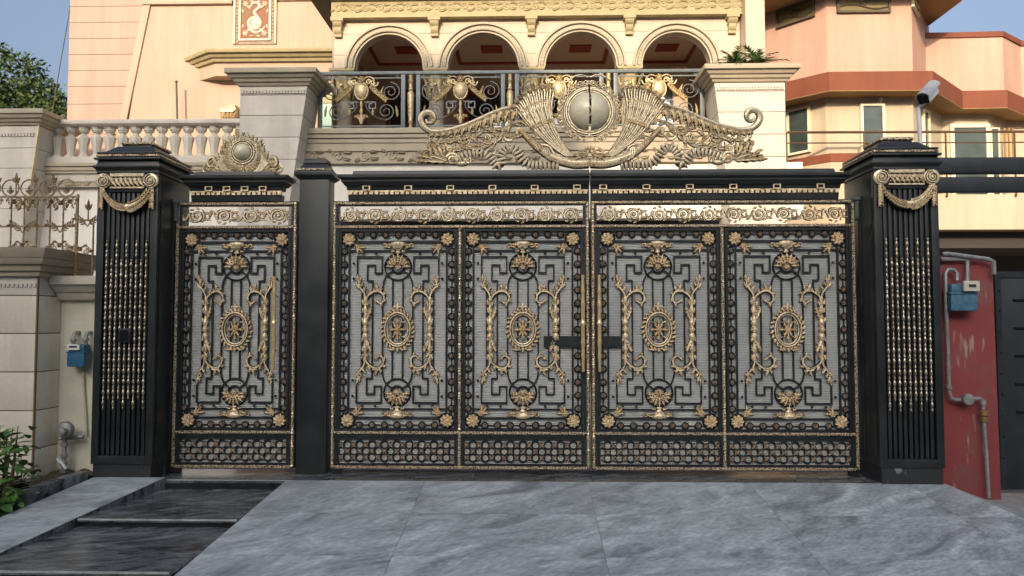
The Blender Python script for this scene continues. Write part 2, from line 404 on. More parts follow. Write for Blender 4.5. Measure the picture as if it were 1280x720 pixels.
def solid(name, mb, m, label, cat, group=None, smooth=38, bevel=0):
    o = bpy.data.objects.new(name, mesh(mb, name, m, smooth, bevel)); COL.objects.link(o); ROOT[o] = Vector((0, 0, 0))
    return tag(o, label, cat, group)
def struct(name, mb, m, smooth=38):
    o = bpy.data.objects.new(name, mesh(mb, name, m, smooth)); COL.objects.link(o); ROOT[o] = Vector((0, 0, 0))
    o['kind'] = 'structure'; return o

# ------------------------------------------------------------------ ground, street, ramp, steps
def ramp_z(y): return -0.035-0.115*max(0, -0.28-y)
ROADZ = -0.42
gm = MB(); gm.box(-300, 300, -300, 400, ROADZ-0.6, ROADZ-0.02); struct('ground', gm, M_ground)
rm = MB(); rm.box(-120, 120, -9.5, -3.45, ROADZ-0.015, ROADZ); struct('road', rm, M_road)
cy = MB(); cy.box(-12, 3.2, 0.16, 12, -0.5, -0.035); struct('courtyard_floor', cy, M_conc)
nb = MB(); nb.hexa([(3.16,-3.5,ROADZ-.3),(16,-3.5,ROADZ-.3),(16,14,-.5),(3.16,14,-.5),(3.16,-3.5,ROADZ-.004),(16,-3.5,ROADZ-.004),(16,0.0,-.19),(3.16,0.0,-.19)])
struct('neighbour_pavement', nb, M_conc)
nb2 = MB(); nb2.box(3.16, 16, 0.0, 14, -0.45, -0.186); struct('neighbour_forecourt', nb2, M_conc)
lg = MB(); lg.hexa([(-16,-3.5,ROADZ-.3),(-3.72,-3.5,ROADZ-.3),(-3.42,0.1,-.5),(-16,0.1,-.5),(-16,-3.5,ROADZ-.004),(-3.72,-3.5,ROADZ-.004),(-3.42,0.1,-.10),(-16,0.1,-.10)])
struct('verge', lg, M_soil)

base = MB()
def rampbox(mb, xa, xb, y0, y1, dz, th=0.04):
    """slab whose long edges may flare: xa, xb are functions of y"""
    z0, z1 = ramp_z(y0)+dz, ramp_z(y1)+dz
    mb.hexa([(xa(y0),y0,z0-th),(xb(y0),y0,z0-th),(xb(y1),y1,z1-th),(xa(y1),y1,z1-th),(xa(y0),y0,z0),(xb(y0),y0,z0),(xb(y1),y1,z1),(xa(y1),y1,z1)])
edgeL = lambda y: -1.90+0.055*min(0, y+0.3)*1.0            # steps / ramp
edgeR = lambda y: 3.14-0.16*min(0, y+0.3)+0.05*(min(0, y+0.3))**2
rampbox(base, edgeL, edgeR, -3.5, -0.285, -0.006, 0.5)
drive = struct('driveway_ramp', base, M_grout)
xs = [-2.2, -0.822, 0.432, 1.655, 2.86, 4.4]
ys = [-0.288, -0.97, -1.66, -2.35, -3.02, -3.5]
for j in range(len(ys)-1):
    for i in range(len(xs)-1):
        g = 0.0014
        y1, y0 = ys[j]-g, ys[j+1]+g
        xa = (lambda y, i=i: edgeL(y)+0.0) if i == 0 else (lambda y, i=i: xs[i]+g)
        xb = (lambda y, i=i: edgeR(y)) if i == len(xs)-2 else (lambda y, i=i: xs[i+1]-g)
        mb = MB()
        m_ = 3
        for k in range(m_):
            rampbox(mb, xa, xb, lerp(y0, y1, k/m_), lerp(y0, y1, (k+1)/m_), 0.0, 0.02)
        part('marble_slab', mb, M_marble, drive, smooth=0)
# rounded shoulder at the right edge of the ramp
sh = MB()
prev = None
for k in range(14):
    y = lerp(-0.3, -3.5, k/13); z = ramp_z(y)
    row = [sh.add((edgeR(y)+dx, y, z+dz)) for dx, dz in ((-0.002, -0.003), (0.05, -0.02), (0.13, -0.075), (0.22, -0.24))]
    if prev:
        for q in range(3): sh.face((prev[q], prev[q+1], row[q+1], row[q]))
    prev = row
part('ramp_shoulder', sh, M_conc, drive)
# threshold strip of dark tiles under the gates
th = MB(); th.box(-2.95, 3.0, -0.283, 0.158, -0.3, -0.062); thr = struct('threshold', th, M_grout)
tx = [-2.93, -2.2, -1.63, -0.92, -0.45, 0.18, 0.47, 0.97, 1.35, 2.05, 2.62, 2.98]
for a, b in zip(tx[:-1], tx[1:]):
    mb = MB(); mb.box(a+.002, b-.002, -0.281, 0.155, -0.062, -0.036); part('granite_tile', mb, M_granite, thr, smooth=0)
mb = MB(); mb.box(-2.84, -1.905, -.2865, -.2812, -.044, -.0355); part('nosing', mb, M_nose, thr, smooth=0)
# sunk granite steps on the left and the marble strip beside them
stripR = lambda y: -2.85+0.21*min(0, y+0.3)
stripL = lambda y: -3.40+0.16*min(0, y+0.3)
stepm = MB(); stepm.box(-3.2, -1.93, -3.5, -0.30, -1.0, -0.46); steps = struct('granite_steps', stepm, M_granite)
edges = [(-0.300, -0.036, -0.036), (-1.13, -0.104, -0.122), (-1.97, -0.176, -0.196), (-2.8, -0.252, -0.272), (-3.5, -0.33, -0.345)]
for k in range(1, 5):
    y1 = edges[k-1][0]; y0 = edges[k][0]; zb, zf = edges[k][1], edges[k][2]
    mid = lerp(y0, y1, 0.45)
    for a, b in ((y0, mid), (mid, y1)):
        za = lerp(zf, zb, (a-y0)/(y1-y0)); zc = lerp(zf, zb, (b-y0)/(y1-y0))
        aa = a-0.018 if a == y0 else a+0.0015
        mb = MB(); mb.hexa([(stripR(a)+.004,aa,za-.022),(edgeL(a)-.004,aa,za-.022),(edgeL(b)-.004,b-.0015,zc-.022),(stripR(b)+.004,b-.0015,zc-.022),
                            (stripR(a)+.004,aa,za),(edgeL(a)-.004,aa,za),(edgeL(b)-.004,b-.0015,zc),(stripR(b)+.004,b-.0015,zc)])
        part('tread', mb, M_granite, steps, smooth=0, bevel=0.004)
        if a == y0:
            mb = MB(); mb.hexa([(stripR(a)+.006,aa-.0062,za-.008),(edgeL(a)-.006,aa-.0062,za-.008),(edgeL(a)-.006,aa-.0008,za-.008),(stripR(a)+.006,aa-.0008,za-.008),
                                (stripR(a)+.006,aa-.0035,za+.0006),(edgeL(a)-.006,aa-.0035,za+.0006),(edgeL(a)-.006,aa+.008,za+.0012),(stripR(a)+.006,aa+.008,za+.0012)]); part('nosing', mb, M_nose, steps, smooth=0)
    zt = edges[k-1][2]
    mb = MB(); mb.box(stripR(y1)+.004, edgeL(y1)-.004, y1-0.004, y1+0.02, zb-.03, zt-.024); part('riser', mb, M_riser, steps, smooth=0)
st = MB(); rampbox(st, stripL, stripR, -3.5, -0.30, 0.012, 0.5); strip = struct('side_ramp', st, M_grout)
for a, b in zip((-3.5, -2.6, -1.72, -0.96), (-2.6, -1.72, -0.96, -0.30)):
    mb = MB(); rampbox(mb, lambda y: stripL(y)-.002, lambda y: stripR(y)+.002, a+.002, b-.002, 0.022, 0.012); part('marble_slab', mb, M_marble, strip, smooth=0)
mb = MB(); rampbox(mb, lambda y: stripR(y)+.0022, lambda y: stripR(y)+.0034, -3.5, -0.30, 0.018, 0.30); part('side_facing', mb, M_granite, strip, smooth=0)

# planter kerb and soil
kx = lambda y: -3.435+0.36*(y+0.33)
k_ = thing('granite_kerb', (-3.5, -0.6, -0.1), 'black granite kerb of the planting bed below the cream meter wall', 'kerb')
mb = MB(); mb.hexa([(kx(-.80)-.09,-.80,-.3),(kx(-.80),-.80,-.3),(kx(-.33),-.33,-.3),(kx(-.33)-.09,-.33,-.3),(kx(-.80)-.09,-.80,-.02),(kx(-.80),-.80,-.02),(kx(-.33),-.33,.035),(kx(-.33)-.09,-.33,.035)])
part('long_kerbstone', mb, M_granite, k_, bevel=0.006)
mb = MB(); mb.hexa([(-5.2,-.88,-.3),(kx(-.80)-.092,-.88,-.3),(kx(-.80)-.092,-.80,-.3),(-5.2,-.80,-.3),(-5.2,-.88,-.03),(kx(-.80)-.092,-.88,-.03),(kx(-.80)-.092,-.80,-.03),(-5.2,-.80,-.03)])
part('front_kerbstone', mb, M_granite, k_, bevel=0.006)
so = MB()
NX, NY = 26, 16
ids = {}
for i in range(NX):
    for j in range(NY):
        x = lerp(-5.2, 0, i/(NX-1)); y = lerp(-0.80, -0.02, j/(NY-1)); xx = lerp(-5.2, kx(min(y, -0.33))-0.05, i/(NX-1))
        ids[i, j] = so.add((xx, y, -0.06+0.045*random.random()+0.03*j/NY))
for i in range(NX-1):
    for j in range(NY-1): so.face((ids[i,j], ids[i+1,j], ids[i+1,j+1], ids[i,j+1]))
struct('soil_bed', so, M_soil)

# ------------------------------------------------------------------ the gate leaves
S = 1/153.2        # metres per pixel of the photograph on the gate plane
def grille_mesh(cx, cz, hw, hh):
    mb = MB().at(cx, 0.0, cz, S)
    W, H = hw/S, hh/S                                 # half sizes in px units (72.4 x 123)
    kx_, kz = W/72.4, H/123.0
    X = lambda u: u*kx_
    Z = lambda v: v*kz
    B = lambda pts, h=0.95, w0=-0.5, w1=1.6: mb.bars([(X(u), Z(v)) for u, v in pts], h, w0, w1)
    # edge frame
    for sx in (-1, 1): mb.box(min(sx*(W-3), sx*W), max(sx*(W-3), sx*W), -H, H, -1.5, 3.0)
    for sz in (-1, 1): mb.box(-W+3, W-3, min(sz*(H-3), sz*H), max(sz*(H-3), sz*H), -1.5, 2.99)
    for sx in (-1, 1):
        B([(sx*60, 107.5), (sx*60, -107.5)], 1.2)
    for sz in (-1, 1):
        B([(-66, sz*107.5), (66, sz*107.5)], 1.1, -0.45, 1.7)
        B([(-58.9, sz*96.5), (58.9, sz*96.5)], 0.9)
        B([(-60, sz*116), (60, sz*116)], 0.7, -0.4, 0.5)
    for sx in (-1, 1):
        B([(sx*66.2, 108), (sx*66.2, -108)], 0.8, -0.4, 0.5)
        # Greek key, one continuous bar
        key = [(50, 60), (50, 89), (19.5, 89), (19.5, 69), (28, 69), (28, 78.5), (37.5, 78.5), (37.5, 59.5), (31, 59.5)]
        k2 = [(sx*u, v) for u, v in key]+[(sx*u, -v) for u, v in key[::-1]]
        B(k2, 0.95, -0.45, 1.55)
        B([(sx*44, 54), (sx*44, -54)], 0.95)
        B([(sx*6.3, 60.5), (sx*6.3, -60.5)], 0.95)
        iv = curve([(6.0, 71.5), (13, 67), (17.2, 59), (18.5, 50)], 4)
        iv = [(sx*u, v) for u, v in iv]
        B(iv+[(sx*18.5, 0)]+[(u, -v) for u, v in iv[::-1]], 0.95, -0.42, 1.58)
    for sz in (-1, 1):
        mb.ring((0, Z(76.5*sz)), 16.7, 1.1, 24, 4, w=0.6)
        mb.ring((0, Z(76.5*sz)), 7.6, 1.5, 18, 4, w=0.8)
    # small rings behind the rosettes and studs
    for (u, v) in dots(): mb.ring((X(u), Z(v)), 4.1, 0.75, 12, 4, w=0.8)
    for sx in (-1, 1):
        for sz in (-1, 1): mb.ring((X(60.5*sx), Z(110.5*sz)), 9.2, 1.0, 18, 4, w=0.8)
    return mb
def dots():
    out = []
    for sz in (-1, 1):
        for k in range(-3, 4): out.append((k*15.3, sz*116))
    for sx in (-1, 1):
        for k in range(-6, 7): out.append((sx*66.2, k*15.95))
    return out
def studs():
    out = []
    for sx in (-1, 1):
        for sz in (-1, 1):
            out += [(sx*27, sz*93), (sx*43, sz*93), (sx*54.5, sz*81), (sx*54.5, sz*62)]
    return out
# shared ornament meshes, built about their own middle
def own(f, m, name):
    mb = MB().at(0, 0, 0, S); f(mb); return mesh(mb, name, m, 50)
ME_ros = own(lambda b: b.rosette((0, 0), 3.3, 6, 0.8, 1.3), M_dull, 'small_rosette')
ME_cor = own(lambda b: (b.rosette((0, 0), 8.6, 9, 1.0, 2.2), b.rosette((0, 0), 4.6, 6, 2.4, 1.4)), M_gold, 'corner_rosette')
ME_stud = own(lambda b: b.lathe([(0.5, 0), (1.5, 0.6), (1.7, 1.4), (1.2, 2.3), (0.3, 2.7)], (0, 0, 0), 8, 'w'), M_iron, 'stud')
def f_bud(b):
    b.rosette((2.5, -2.5), 4.2, 6, 1.0, 1.6)
    for a, L, W in ((-0.1, 11, 4.2), (-0.75, 10, 4.4), (-1.45, 11, 4.2), (-0.75, 14, 2.6)):
        b.leaf((3, -3), a, L, W, 0.25*(1 if a > -0.7 else -1), 1.5, 1.0, 6, 2)
ME_bud = own(f_bud, M_gold, 'corner_bud')
def f_crown(b):     # palmette over the ring, urn and wings above; origin at ring centre
    for k in range(-4, 5):
        a = pi/2+k*0.36
        b.leaf((5.5*cos(a), 5.5*sin(a)), a, 12.5-0.4*abs(k), 4.6, 0.10*k, 1.8, 1.6, 6)
    for k in range(-2, 3):
        a = pi/2+k*0.45
        b.leaf((4*cos(a), 4*sin(a)), a, 8, 3.6, 0, 1.4, 3.0, 5)
    b.rosette((0, 0), 4.2, 6, 1.2, 1.5)
    b.lathe([(2.2, 17.5), (3.2, 19), (2.0, 20.5), (4.2, 23), (8.2, 27), (9.4, 29.5), (8.4, 31), (6, 31.5)], (0, 0, 0), 12, 'z') if False else None
    prof = [(2.4, 17.0), (3.4, 18.6), (2.0, 20.4), (4.6, 23.2), (8.6, 26.8), (9.6, 29.6), (8.4, 31.2), (3, 32.2)]
    rings = []
    for r, h in prof:
        rings.append([b.add((r*cos(pi*k/8), h, 1.0+0.55*r*sin(pi*k/8))) for k in range(9)])
    for i in range(len(rings)-1):
        for k in range(8): b.face((rings[i][k], rings[i][k+1], rings[i+1][k+1], rings[i+1][k]))
    for k in (-1.1, -0.55, 0, 0.55, 1.1):
        b.leaf((3.0*k, 22.5), pi/2-k*0.5, 9, 3.4, 0, 1.3, 3.2, 5)
    for s in (-1, 1):
        b.leaf((s*7, 27.5), pi/2-s*1.25, 8, 4.2, -s*0.9, 1.6, 1.2, 6, 2)
        b.leaf((s*9, 25.5), pi/2-s*1.85, 9, 3.6, s*1.4, 1.5, 1.0, 6, 2)
        b.spiral((s*17.2, 26.6), 3.0, 0.7, pi if s > 0 else 0, s*-1.2, 1.0, 0.6, 1.0)
        b.leaf((s*4, 21), pi/2-s*2.1, 6, 3, s*0.8, 1.2, 1.0, 5)
ME_crown = own(f_crown, M_gold, 'shell_crown')
def f_medal(b):
    b.ring((0, 0), 16.0, 1.4, 32, 8, 21.0, w=2.6); b.ring((0, 0), 13.4, 0.9, 32, 5, 18.4, w=1.6)
    for k in range(26):
        a = 2*pi*k/26
        b.leaf((17.8*cos(a), 22.8*sin(a)), a+1.15, 6.6, 4.2, -0.8, 1.4, 1.2, 5, 2)
    for k in range(4):                                             # floral cross inside the oval
        a = k*pi/2; L = 16 if k % 2 else 12
        b.leaf((0, 0), a, L, 3.4, 0, 1.5, 1.6, 6, 2)
        b.rosette((cos(a)*L*0.62, sin(a)*L*0.66), 2.6, 5, 1.8, 1.1)
    for sx in (-1, 1):
        for sz in (-1, 1):
            aa = math.atan2(sz*1.25, sx)
            b.leaf((0, 0), aa, 12.0, 3.6, 0.5*sx*sz, 1.4, 1.4, 6, 3)
            b.tube([(0, 0, 1.2), (sx*4, sz*8, 1.4), (sx*9, sz*10, 1.4), (sx*11, sz*6, 1.2)], 0.55, 5)
    b.rosette((0, 0), 3.6, 6, 2.6, 1.6)
    b.bars([(0, 23), (0, 32)], 1.0, 0.5, 2.2); b.bars([(-4.2, 28.6), (4.2, 28.6)], 1.0, 0.6, 2.0)
    for u, v in ((0, 32.4), (-4.6, 28.6), (4.6, 28.6)): b.dome((u, v, 0.8), 1.5, 1.6, 7, 2)
    for s in (-1, 1):
        b.leaf((s*4, -24.5), pi/2-s*1.75, 9, 4, s*0.6, 1.5, 1.2, 6, 2)
        b.spiral((s*5.2, 25.2), 2.6, 0.7, pi/2, -s*1.1, 0.8, 0.5, 1.2)
    b.leaf((0, -22.5), -pi/2, 6, 5, 0, 1.5, 1.6, 5)
ME_medal = own(f_medal, M_gold, 'oval_medallion')
def f_cand(b):      # scrolling candelabra, mirrored top and bottom; origin at mid height of the stem; outer side +u
    prof = [(1.2, -40), (2.3, -37), (1.2, -33), (1.6, -27), (2.7, -23), (1.4, -19), (1.6, -14), (3.0, -10), (3.4, -7), (1.8, -4), (3.2, -1.2), (3.2, 1.2),
            (1.8, 4), (3.4, 7), (3.0, 10), (1.6, 14), (1.4, 19), (2.7, 23), (1.6, 27), (1.2, 33), (2.3, 37), (1.2, 40)]
    rings = [[b.add((r*1.2*cos(2*pi*k/8), h, 1.8+r*1.2*sin(2*pi*k/8))) for k in range(8)] for r, h in prof]
    for i in range(len(rings)-1):
        for k in range(8): b.face((rings[i][k], rings[i][(k+1) % 8], rings[i+1][(k+1) % 8], rings[i+1][k]))
    for sz in (-1, 1):
        Zs = lambda pts: [(p[0], sz*p[1], p[2]) for p in pts]
        # outer stem curling up to the acanthus tip
        p = curve([(0, 38, 1.6), (1.5, 44, 1.6), (5, 49, 1.6), (8, 54, 1.6), (8.5, 60, 1.6)], 4)
        b.tube(Zs(p), ramp([1.8, 2.0, 1.3], len(p)), 6)
        for q, a, L, W, c in (((3, 46), 1.9, 8, 3.6, 0.6), ((6, 51), 0.4, 8, 3.8, 1.2), ((8, 56), 2.0, 8, 3.4, -0.5), ((8, 58), 1.2, 9, 3.4, 0.5), ((7, 53), 2.6, 6, 3.2, -0.9)):
            b.leaf((q[0], sz*q[1]), sz*a, L*1.1, W*1.22, sz*c, 1.5, 1.6, 6, 2)
        # inner volute
        p = curve([(0, 36, 1.6), (-4, 42, 1.6), (-11, 46.5, 1.6), (-18, 46, 1.6), (-22.5, 41, 1.6), (-22, 34.5, 1.6), (-17.5, 32, 1.6), (-14.5, 34.5, 1.6)], 4)
        b.tube(Zs(p), ramp([2.0, 2.3, 2.0, 1.2], len(p)), 6)
        for q, a, L, W, c in (((-9, 46), 2.5, 9, 4.2, 0.7), ((-15, 46.5), 1.45, 9, 4.0, -0.4), ((-16, 46), 2.4, 8, 4.0, -0.9), ((-21, 44), 2.9, 5, 3.2, 0.8),
                              ((-22.5, 38), -2.2, 5, 3.0, 0.6), ((-19, 32.5), -1.8, 5, 3.0, 1.0), ((-15, 34), 0.4, 5, 2.6, 0.5), ((-5, 43), 1.6, 6, 3.4, 0.6)):
            b.leaf((q[0], sz*q[1]), sz*a, L*1.1, W*1.35, sz*c, 1.5, 1.7, 6, 2)
        # leaf sprays on the stem
        for q, a, L, W, c in (((-1, 15), 2.3, 12, 4.6, -0.7), ((-1, 12), 2.0, 9, 4, 0.5), ((1, 20), 1.1, 7, 3.4, 0.6), ((1, 30), 0.9, 7, 3.2, 0.8), ((-1, 29), 2.3, 6, 3.2, -0.8),
                              ((-4.5, 21), 2.2, 7, 3.6, -0.9), ((1, 8), 1.0, 7, 3.2, 0.4)):
            b.leaf((q[0], sz*q[1]), sz*a, L*1.1, W*1.35, sz*c, 1.5, 2.2, 6, 2)
        b.rosette((-4.6, 19*sz), 2.4, 5, 2.2, 1.2)
    b.rosette((0, 0), 4.0, 6, 3.6, 1.6)
ME_cand = own(f_cand, M_gold, 'candelabra_scroll')
def f_scroll(b):    # one running scroll of the frieze (31.6 px long)
    b.spiral((0, 0), 8.3, 1.8, R(215), -1.6, 1.9, 1.2, 0.6, 40)
    b.dome((0, 0, 0), 2.6, 2.6, 9, 2)
    p = curve([(-16.3, 6.6, 0.5), (-12.5, 5.0, 0.5), (-9.6, 0, 0.6), (-6.8, -4.8, 0.7)], 5); b.tube(p, ramp([1.2, 1.6, 1.35], len(p)), 6)
    b.leaf((-13, 5.5), -2.3, 10, 4.2, 0.9, 1.3, 0.6, 7, 2)
    b.leaf((-8, 3), 1.2, 8, 3.6, -1.2, 1.2, 0.6, 6, 2)
    b.leaf((7.5, 4), -0.1, 10, 4.2, 0.7, 1.3, 0.6, 7, 2)
    b.leaf((8, -2), -0.5, 9, 3.8, 0.9, 1.3, 0.6, 7, 2)
    for k in range(6):
        a = R(60)-k*R(42)
        b.leaf((8.6*cos(a), 8.6*sin(a)), a-1.3, 6.0, 3.0, -0.5, 1.2, 0.6, 5)
ME_scroll = own(f_scroll, M_gold, 'frieze_scroll')
def f_brk(b):
    b.bars([(-4, 2.6), (-4, -2.6), (4, -2.6), (4, 2.6), (-4.0, 2.6)], 0.7, 0, 2.0)
ME_brk = own(f_brk, M_gold, 'cornice_bracket')
ME_brkplate = None

def rope(mb, pts, r):
    """beaded border bar along straight segments (world coordinates on the gate plane)"""
    for (a, b) in zip(pts[:-1], pts[1:]):
        L = math.dist(a, b); n = max(4, int(L/0.011)); P_ = []; rr = []
        for i in range(n+1):
            t = i/n; P_.append((lerp(a[0], b[0], t), lerp(a[1], b[1], t), lerp(a[2], b[2], t))); rr.append(r*(1.08 if i % 2 else 0.80)*random.uniform(0.93, 1.07))
        mb.tube(P_, rr, 6, 1.0, False, (0, 1, 0))
def lattice(mb, x0, x1, z0, z1):
    mb.at((x0+x1)/2, 0, (z0+z1)/2, S)
    W, H = (x1-x0)/2/S, (z1-z0)/2/S
    n = int(round(2*W/7.75)); 
    if n % 2 == 0: n += 1
    px = 2*W/(n-1+1.4); pz = 7.7; nodes = []
    for i in range(n):
        for j in (-1, 0, 1):
            u = (i-(n-1)/2)*px; v = j*pz
            if (i+j) % 2 == 0: mb.ring((u, v), 5.0, 1.25, 10, 4, w=0.3)
            else:
                nodes.append((u, v)); mb.dome((u, v, -.4), 4.0, 1.2, 8, 1)
    for sz in (-1, 1): mb.box(-W, W, min(sz*H, sz*(H-3.2)), max(sz*H, sz*(H-3.2)), -1.2, 2)
    for sx in (-1, 1): mb.box(min(sx*W, sx*(W-3.2)), max(sx*W, sx*(W-3.2)), -H+3.2, H-3.2, -1.2, 1.99)
    return nodes

def cornice(mb, x0, x1, endl=True, endr=True, zb=2.205):
    """stepped black cornice over a leaf; mitred returns at the outer ends"""
    tiers = [  # z0, z1, projection bottom, projection top
        (2.1855, 2.236, .030, .034), (2.2365, 2.2695, .012, .012), (2.270, 2.305, .040, .048), (2.3055, 2.335, .060, .085), (2.3355, 2.352, .088, .088), (2.3525, 2.366, .095, .112), (2.3665, 2.389, .116, .116)]
    for z0, z1, p0, p1 in tiers:
        i0 = .155
        f = lambda p: (x0+(i0-p*.85 if endl else .001), x1-(i0-p*.85 if endr else .001), -p, p)
        mb.frust(f(p0), z0, f(p1), z1)
    a = x0+(0.17 if endl else 0.001); b = x1-(0.17 if endr else 0.001)
    mb.frust((a, b, -.085, .085), 2.3895, (a+(.01 if endl else 0), b-(.01 if endr else 0), -.078, .078), 2.424)
def dentil_strip(mb, x0, x1, z0, z1, pitch, y0, y1):
    n = int((x1-x0)/pitch)
    mb.box(x0, x1, y0, y1-.004, z1-(z1-z0)*0.30, z1)
    for i in range(n+1):
        c = x0+pitch*(i+0.5)*(x1-x0)/(pitch*(n+1))
        mb.box(c-pitch*.34, c+pitch*.34, y0+.001, y1, z0, z1-(z1-z0)*0.30-.0005)

def build_leaf(t, x0, x1, divs, left_free, right_free, handle_x, endl, endr, z0=0.005, z1=2.185):
    """frame, frieze, panels, lattice, cornice of one leaf between x0 and x1; divs = inner divider positions"""
    fr = MB()
    # rails and stiles (black box steel)
    for a, b in ((x0, x0+.05), (x1-.05, x1)): fr.box(a, b, -.018, .03, z0, z1)
    for a, b in ((z0, .026), (.262, .31), (1.955, 1.985), (2.148, z1)): fr.box(x0+.05, x1-.05, -.0175, .0295, a, b)
    for d in divs: fr.box(d-.022, d+.022, -.017, .029, .026, 1.955)
    frame = part('frame', fr, M_black, t)
    rp = MB(); yb = -.024
    rope(rp, [(x0+.016, yb, z0+.01), (x0+.016, yb, z1-.012)], .0135); rope(rp, [(x1-.016, yb, z0+.01), (x1-.016, yb, z1-.012)], .0135)
    for z in (z0+.012, .294, 1.970, 2.166): rope(rp, [(x0+.03, yb+.0004, z), (x1-.03, yb+.0004, z)], .0135)
    for d in divs: rope(rp, [(d, yb-.0004, .03), (d, yb-.0004, 1.955)], .0135)
    part('beaded_border', rp, M_bead, t)
    # frieze of running scrolls
    L = (x1-x0-.10); n = max(3, int(round(L/(31.6*S)))); p = L/n
    for i in range(n):
        inst('frieze_scroll', ME_scroll, (x0+.05+p*(i+.5), 0.0, 2.067), t, None, (p/(31.6*S), 1, 1 if i % 2 else -1))
    # panels
    bounds = [x0+.05]+sum([[d-.022, d+.022] for d in divs], [])+[x1-.05]
    for k in range(0, len(bounds), 2):
        a, b = bounds[k], bounds[k+1]; cx = (a+b)/2; cz = 1.130; hw, hh = (b-a)/2-.004, .8225
        kx_, kz = hw/S/72.4, hh/S/123.0
        sh_ = MB(); sh_.box(a-.005, b+.005, .010, .016, .312, 1.952); part('backing_sheet', sh_, M_sheet, t, smooth=0)
        g = part('grille', grille_mesh(cx, cz, hw, hh), M_iron, t)
        P3 = lambda u, v, y=0.0: (cx+u*S*kx_, y, cz+v*S*kz)
        for u, v in dots(): inst('rosette', ME_ros, P3(u, v), g)
        for u, v in studs(): inst('stud', ME_stud, P3(u, v), g)
        for sx in (-1, 1):
            for sz in (-1, 1):
                inst('corner_rosette', ME_cor, P3(60.5*sx, 110.5*sz), g)
                inst('corner_bud', ME_bud, P3(53*sx, 104*sz), g, None, (-sx*1.0 if True else 1, 1, sz))
            inst('candelabra', ME_cand, P3(39.5*sx, 0), g, None, (sx*kx_, 1, kz))
        inst('shell_crown', ME_crown, P3(0, 76.5), g)
        inst('shell_crown', ME_crown, P3(0, -76.5), g, None, (1, 1, -1))
        inst('oval_medallion', ME_medal, P3(0, 0), g)
        la = MB(); nodes = lattice(la, a, b, .026, .262); lt = part('lattice', la, M_iron, t)
        bd = MB().at((a+b)/2, 0, (.026+.262)/2, S)
        for u, v in nodes:
            bd.dome((u, v, .9), 2.3, 1.7, 6, 2)
            for q in range(4): bd.leaf((u, v), q*pi/2+pi/4, 4.6, 3.0, 0, 1.2, .9, 3)
        part('lattice_buds', bd, M_dull, lt, kind='stuff')
        ls = MB(); ls.box(a-.005, b+.005, .0103, .0163, .022, .266); part('lattice_sheet', ls, M_sheet, t, smooth=0)
    # cornice, dentils, little brackets
    co = MB(); cornice(co, x0, x1, endl, endr); cp = part('cornice', co, M_black, t)
    de = MB(); dentil_strip(de, x0+(.125 if endl else .01), x1-(.125 if endr else .01), 2.237, 2.269, 6.6*S, -.044, -.012)
    part('dentil_strip', de, M_gold, cp)
    nb_ = max(4, int(round((x1-x0-.3)/(43.6*S)))) if not (endl and endr) else 4
    for i in range(nb_):
        xx = lerp(x0+(.28 if endl else .10), x1-(.28 if endr else .10), i/(nb_-1))
        inst('cornice_bracket', ME_brk, (xx, -.046, 2.288), cp)
    return frame

def handle(t, x, z0, z1):
    hb = MB(); h = z1-z0
    prof = [(.004, 0), (.013, .004), (.014, .02)]
    for k in range(41):
        s = k/40; r = .0115+.0045*sin(pi*s)
        for c in (.14, .29, .5, .71, .86):
            r += .008*math.exp(-((s-c)/.012)**2)
        prof.append((r, .02+(h-.04)*s))
    prof += [(.014, h-.02), (.013, h-.004), (.004, h)]
    hb.lathe(prof, (x, -.085, z0), 12, 'z')
    for zz in (z0+.16, z1-.16): hb.tube([(x, -.085, zz), (x, -.02, zz)], .009, 8)
    return part('pull_handle', hb, M_brass, t)

